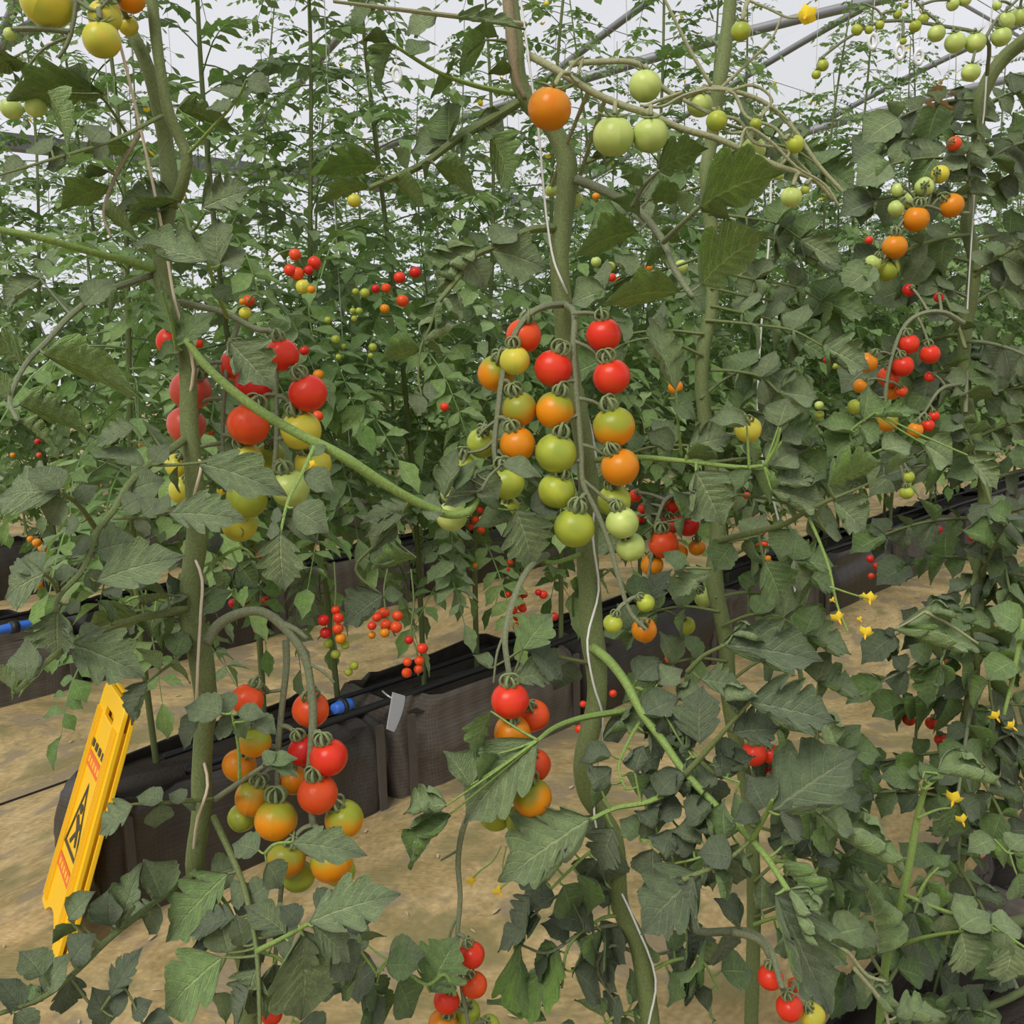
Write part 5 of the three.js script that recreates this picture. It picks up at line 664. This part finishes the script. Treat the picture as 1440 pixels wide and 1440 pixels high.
// one plant: stem, its leaves in a spiral, small leaves and flowers near the top
function makePlant(kind, H, o) {
  const g = new THREE.Group(), pts = [], w = rr(0, 9); for (let k = 0; k <= 12; k++) { const t = k / 12; pts.push(V(Math.sin(t * 6 + w) * 0.035 * (0.3 + t), t * H, Math.cos(t * 5 + w) * 0.035)); }
  const c = new THREE.CatmullRomCurve3(pts), geos = [];
  const stem = tube(pts, [0.0085, 0.0085, 0.008, 0.008, 0.0075, 0.007, 0.007, 0.006, 0.005, 0.005, 0.004, 0.003, 0.002], 3, 6);
  const n = o.leaves; let ang = rr(0, 6);
  for (let k = 0; k < n; k++) {
    const t = o.from + (0.97 - o.from) * (k + rr(0, 0.8)) / n, p = c.getPoint(t), s = (t > 0.5 ? 1 - (t - 0.5) * 0.7 : 1.22) * rr(0.75, 1.2); ang += 2.4 + rr(-0.3, 0.3);
    const q = new THREE.Quaternion().setFromEuler(new THREE.Euler(rr(-0.25, 0.25), ang, rr(-0.55, 0.4) - (t < 0.5 ? 0.3 : 0), 'YXZ')), m = new THREE.Matrix4().compose(p, q, V(s, s, s));
    const src = o.far ? FARLEAF[k % 3] : t > 0.6 && (k % 3 || t > 0.8) ? SMALLLEAF[k % 3] : MIDLEAF[k % 5];
    if (o.far) { const e = src.clone(); e.applyMatrix4(m); geos.push(e); } else { const l = mesh('leaf', src, BLADE[(k * 7 + kind) % 4], g); m.decompose(l.position, l.quaternion, l.scale); }
  }
  if (o.far) { mesh('stem', stem, STEM, g); mesh('foliage', mergeGeometries(geos), BLADE[kind % 4], g); } else mesh('stem', stem, STEM, g);
  const fl = o.far ? 2 : 4;
  for (let k = 0; k < fl; k++) { const p = c.getPoint(rr(0.6, 0.97)).add(V(rr(-0.1, 0.1), rr(-0.03, 0.05), rr(-0.1, 0.1))); if (!o.far) { const f = mesh('flower', flowerPetals, PETAL, g); f.position.copy(p); f.scale.setScalar(0.014); f.rotation.set(rr(-1, 1), rr(0, 6), rr(-1, 1)); } else { const f = mesh('flower', TINY[0], PETAL, g); f.position.copy(p); f.scale.setScalar(0.02); } }
  return g;
}
const MID = [0, 1, 2, 3, 4, 5].map((k) => makePlant(k, [2.35, 2.6, 2.2, 2.8, 2.45, 2.9][k], { leaves: 84, from: 0.17 }));
const FARP = [0, 1, 2, 3].map((k) => makePlant(k, [2.5, 2.8, 2.3, 3.0][k], { leaves: 70, from: 0.08, far: true }));
function plantRow(protos, p, list, label, group, scale = 1, y = 0.22) {
  list.forEach((a, k) => {
    const c = protos[(k * 5 + Math.floor(p * 3)) % protos.length].clone(); c.name = numbered('tomato_plant'); scene.add(c);
    c.position.copy(place(p + rr(-0.1, 0.1), a, y)); c.rotation.set(rr(-0.05, 0.05), rr(0, 6.28), rr(-0.05, 0.05)); c.scale.setScalar(scale * rr(0.94, 1.06));
    c.userData = { label: label.replace('NTH', NTH[k] ?? 'later'), category: 'tomato plant', group };
  });
}
const span = (a, b, s) => { const o = []; for (let x = a; x < b; x += s) o.push(x + rr(-0.06, 0.06)); return o; };
plantRow(MID, 2.28, span(1.0, 7.6, 0.29), 'leafy tomato plant, NTH along the bag row behind the yellow sign', 'tomato plants of the row by the sign');
plantRow(MID, 3.97, span(1.1, 12, 0.32), 'leafy tomato plant, NTH along the second bag row across the path', 'tomato plants of the second row');
plantRow(FARP, 5.65, span(1.6, 15, 0.4), 'leafy tomato plant trained up in the third bag row', 'tomato plants of the third row');
plantRow(FARP, 7.3, span(2.4, 18, 0.5), 'distant tomato plant in the row before the last', 'tomato plants of the fourth row', 1.05, 0);
plantRow(FARP, 8.7, span(3, 20, 0.65), 'distant tomato plant in the last row under the gutter', 'tomato plants of the last row', 1.1, 0);
plantRow(MID, 0.5, span(2.5, 6.2, 0.34), 'leafy tomato plant, NTH beyond the leaning plant in the front row', 'tomato plants further along the front row');
// strings that hold the plants of the rows, hung from the roof, some with a white winder
const WINDER = new THREE.MeshStandardMaterial({ color: lin(0.75, 0.75, 0.74), roughness: 0.6 });
for (const [p, list] of [[2.28, span(1.0, 7.6, 0.66)], [3.97, span(1.3, 12, 0.72)]]) list.forEach((a, k) => {
  const q = place(p + rr(-0.06, 0.06), a, 0), H = 3.1;
  single('support_string', tube([V(q.x, 0.9, q.z), V(q.x + rr(-0.02, 0.02), 2, q.z), V(q.x + rr(-0.05, 0.05), H, q.z)], 0.0013, 2, 4), CORD, p < 3 ? `white cord, ${NTH[k]} along the bag row behind the sign` : `white cord, ${NTH[k]} along the second bag row`, 'string', p < 3 ? 'cords over the row by the sign' : 'cords over the second row');
});
for (const [x, y, d, label] of [[558, 105, 2.6, 'white string winder hanging alone under the roof'], [1227, 58, 3.4, 'white string winder, highest of a hanging trio'], [1265, 73, 3.6, 'white string winder, middle of a hanging trio'], [1292, 80, 3.9, 'white string winder, lowest of a hanging trio']]) {
  const c = at(x, y, d), g = thing('string_winder', label, 'winder', c);
  const ring = mesh('spool', new THREE.TorusGeometry(0.014 * d / 2.6, 0.0055 * d / 2.6, 8, 20), WINDER, g); ring.scale.set(0.75, 1.25, 1); mesh('cord', tube([V(0, 0.02, 0), V(0.005, 0.4, 0), V(0, 0.9, 0)], 0.0013, 3, 4), CORD, g);
}
for (const [p, a] of [[2.28, 1], [3.97, 1]]) single('overhead_wire', bar(place(p, 0.2, 3.1), place(p, 14, 3.1), 0.0025, 5), STEEL, p < 3 ? 'steel wire strung over the bag row by the sign' : 'steel wire strung over the second bag row', 'wire');

// ---------------------------------------------------------------- small tomatoes on the plants behind, each one a thing
const bunchLabel = {};
function bunch(d, where, list, stalk) {
  for (const [x, y, dia, kind] of list) {
    const dd = d + rr(-0.05, 0.05), s = single('cherry_tomato', fruitGeo(kind, 1, 12, 8), SKIN, `small ${WORD[kind] === WORD.mixed ? 'orange' : WORD[kind]} tomato ${where}`, 'tomato', `tomatoes ${where}`);
    s.position.copy(at(x, y, dd)); s.scale.setScalar(dia * dd / FOCAL); s.rotation.set(rr(-0.4, 0.4), rr(0, 6), rr(-0.4, 0.4));
  }
  if (stalk) single('fruit_stalk', tube(stalk.map(([x, y]) => at(x, y, d + 0.03)), 0.0025, 4, 5), STEM, `thin green fruit stalk holding tomatoes ${where}`, 'stalk');
}
bunch(2.2, 'bunched at eye height in the row behind the sign', [[415, 358, 18, 'scarlet'], [442, 370, 20, 'red'], [408, 380, 18, 'red'], [418, 385, 20, 'scarlet'], [426, 403, 21, 'yellow'], [434, 380, 14, 'crimson'], [438, 407, 12, 'orange']], [[372, 378], [390, 358], [412, 352], [425, 375]]);
bunch(2.3, 'in a loose pair near the bent stem', [[350, 423, 17, 'scarlet'], [345, 440, 18, 'yellow'], [341, 424, 10, 'orange'], [229, 450, 12, 'scarlet'], [279, 483, 14, 'red']], [[370, 420], [358, 414], [348, 425]]);
bunch(2.4, 'scattered among leaves above the long green shoot', [[562, 390, 17, 'red'], [584, 383, 17, 'crimson'], [528, 406, 13, 'crimson'], [543, 405, 14, 'scarlet'], [566, 423, 18, 'scarlet'], [541, 434, 14, 'orange'], [498, 282, 20, 'yellow'], [500, 410, 10, 'green'], [505, 437, 10, 'green'], [498, 448, 9, 'green'], [513, 412, 14, 'green'], [472, 477, 13, 'green'], [476, 502, 9, 'green'], [524, 488, 12, 'green'], [428, 493, 14, 'crimson'], [625, 572, 13, 'red'], [448, 527, 16, 'orange'], [447, 585, 16, 'scarlet'], [496, 437, 9, 'green'], [483, 487, 8, 'green'], [521, 500, 8, 'green'], [461, 450, 10, 'green']]);
bunch(2.3, 'near the thinner plant at eye height', [[838, 368, 15, 'pale'], [858, 375, 15, 'green'], [860, 390, 13, 'red'], [872, 396, 12, 'scarlet'], [894, 376, 13, 'orange'], [912, 376, 12, 'orange'], [838, 276, 11, 'orange'], [958, 375, 20, 'pale'], [950, 545, 22, 'orange'], [1172, 470, 10, 'scarlet'], [1090, 472, 9, 'pink'], [1160, 495, 13, 'red'], [1170, 492, 11, 'scarlet'], [1163, 506, 11, 'crimson'], [1178, 495, 9, 'red'], [1222, 338, 12, 'red'], [1211, 357, 11, 'scarlet'], [1165, 480, 8, 'red'], [1174, 515, 9, 'green'], [1134, 556, 13, 'pale'], [1112, 552, 12, 'green'], [1152, 570, 13, 'pale'], [1153, 583, 12, 'green'], [1160, 396, 9, 'scarlet'], [1172, 475, 9, 'scarlet']]);
bunch(2.5, 'hanging low over the earth path on bare stalks', [[455, 872, 17, 'crimson'], [472, 858, 13, 'red'], [476, 869, 16, 'red'], [458, 890, 17, 'crimson'], [475, 884, 16, 'scarlet'], [479, 898, 16, 'orange'], [462, 905, 14, 'green'], [485, 907, 13, 'green'], [472, 920, 14, 'green'], [540, 862, 17, 'scarlet'], [559, 866, 16, 'scarlet'], [543, 879, 17, 'scarlet'], [557, 882, 17, 'scarlet'], [523, 880, 13, 'red'], [530, 868, 14, 'red'], [523, 893, 11, 'orange'], [541, 890, 14, 'orange'], [575, 900, 13, 'crimson'], [594, 912, 16, 'red'], [590, 929, 15, 'scarlet'], [573, 931, 13, 'scarlet'], [588, 941, 13, 'scarlet'], [572, 946, 15, 'scarlet'], [527, 850, 16, 'orange'], [498, 936, 13, 'green'], [490, 945, 12, 'green']], [[545, 800], [540, 830], [545, 870], [556, 895]]);
single('fruit_stalk', tube([[578, 800], [582, 850], [578, 890], [586, 915], [588, 950]].map(([x, y]) => at(x, y, 2.53)), 0.0025, 4, 5), STEM, 'thin stalk with red fruit hanging beside a bare green stem', 'stalk');
single('fruit_stalk', tube([[470, 790], [472, 840], [468, 880], [475, 925]].map(([x, y]) => at(x, y, 2.53)), 0.0025, 4, 5), STEM, 'thin stalk with red and green fruit over the path', 'stalk');
bunch(3.0, 'behind the coiled sepals of the bare stalk', [[730, 842, 13, 'red'], [733, 852, 13, 'red'], [722, 858, 12, 'red'], [728, 867, 14, 'scarlet'], [735, 856, 12, 'red'], [727, 881, 13, 'scarlet'], [714, 836, 10, 'red'], [737, 836, 11, 'crimson'], [764, 836, 13, 'red'], [779, 867, 13, 'crimson'], [757, 833, 10, 'crimson'], [667, 795, 10, 'orange'], [717, 791, 10, 'scarlet'], [714, 801, 9, 'crimson'], [668, 730, 12, 'scarlet'], [675, 717, 10, 'red'], [662, 740, 11, 'scarlet'], [677, 745, 12, 'scarlet'], [653, 702, 12, 'red']]);
bunch(3.0, 'in small bunches under the upper truss of the sign plant', [[297, 606, 14, 'scarlet'], [301, 622, 15, 'pale'], [319, 616, 12, 'scarlet'], [328, 848, 14, 'crimson'], [344, 845, 15, 'crimson'], [373, 845, 14, 'crimson'], [363, 885, 14, 'scarlet'], [358, 766, 15, 'orange'], [362, 783, 13, 'scarlet'], [426, 754, 20, 'scarlet'], [440, 762, 15, 'scarlet'], [444, 782, 16, 'orange'], [414, 800, 12, 'orange'], [360, 803, 13, 'scarlet'], [371, 812, 12, 'scarlet'], [375, 812, 11, 'yellow'], [290, 580, 14, 'red'], [395, 583, 14, 'scarlet'], [445, 527, 14, 'orange']]);
bunch(2.9, 'of the orange kind in the rows beyond the sign', [[195, 627, 15, 'orange'], [209, 634, 16, 'orange'], [173, 647, 13, 'orange'], [52, 763, 13, 'orange'], [60, 771, 13, 'orange'], [43, 758, 10, 'orange'], [53, 823, 14, 'orange'], [250, 771, 12, 'orange'], [191, 760, 11, 'orange'], [190, 677, 8, 'orange'], [95, 686, 9, 'orange'], [134, 687, 7, 'orange'], [127, 663, 7, 'orange'], [137, 667, 7, 'orange'], [141, 684, 6, 'orange'], [59, 803, 9, 'orange'], [53, 621, 9, 'crimson'], [55, 640, 8, 'scarlet'], [216, 697, 8, 'scarlet'], [180, 700, 6, 'orange'], [72, 560, 7, 'scarlet'], [30, 700, 9, 'orange'], [18, 640, 8, 'orange'], [64, 780, 9, 'scarlet']]);
bunch(2.4, 'among the leaves beneath the flowering shoot', [[1060, 728, 11, 'red'], [1074, 736, 11, 'red'], [1072, 748, 10, 'red'], [1058, 740, 9, 'crimson'], [1048, 770, 10, 'red'], [1063, 765, 9, 'red'], [1075, 765, 10, 'red'], [1060, 783, 11, 'scarlet'], [1080, 785, 9, 'orange'], [1247, 746, 13, 'red'], [1224, 786, 12, 'crimson'], [1232, 796, 10, 'crimson'], [1225, 810, 9, 'red'], [1237, 808, 9, 'red'], [1082, 876, 9, 'red'], [1050, 697, 11, 'crimson'], [1031, 705, 9, 'scarlet'], [945, 912, 13, 'red'], [942, 926, 15, 'red'], [943, 940, 12, 'crimson'], [970, 906, 12, 'crimson'], [972, 898, 9, 'red'], [815, 1025, 13, 'red'], [862, 975, 11, 'red'], [820, 990, 10, 'red']]);
bunch(2.0, 'low among the leaves of the leaning plant', [[1369, 728, 13, 'pink'], [1422, 724, 18, 'crimson'], [1320, 745, 11, 'crimson'], [1366, 757, 10, 'crimson'], [1385, 1150, 15, 'crimson'], [1390, 1178, 17, 'red'], [1352, 1178, 15, 'crimson'], [1317, 1170, 14, 'scarlet'], [1410, 1243, 16, 'red'], [1420, 1258, 13, 'crimson'], [1388, 1213, 18, 'scarlet'], [1428, 1260, 12, 'red'], [1350, 1108, 14, 'crimson'], [1285, 1110, 13, 'pink'], [1440, 1270, 16, 'crimson'], [1318, 1160, 9, 'scarlet']]);
renderer.render(scene, camera);
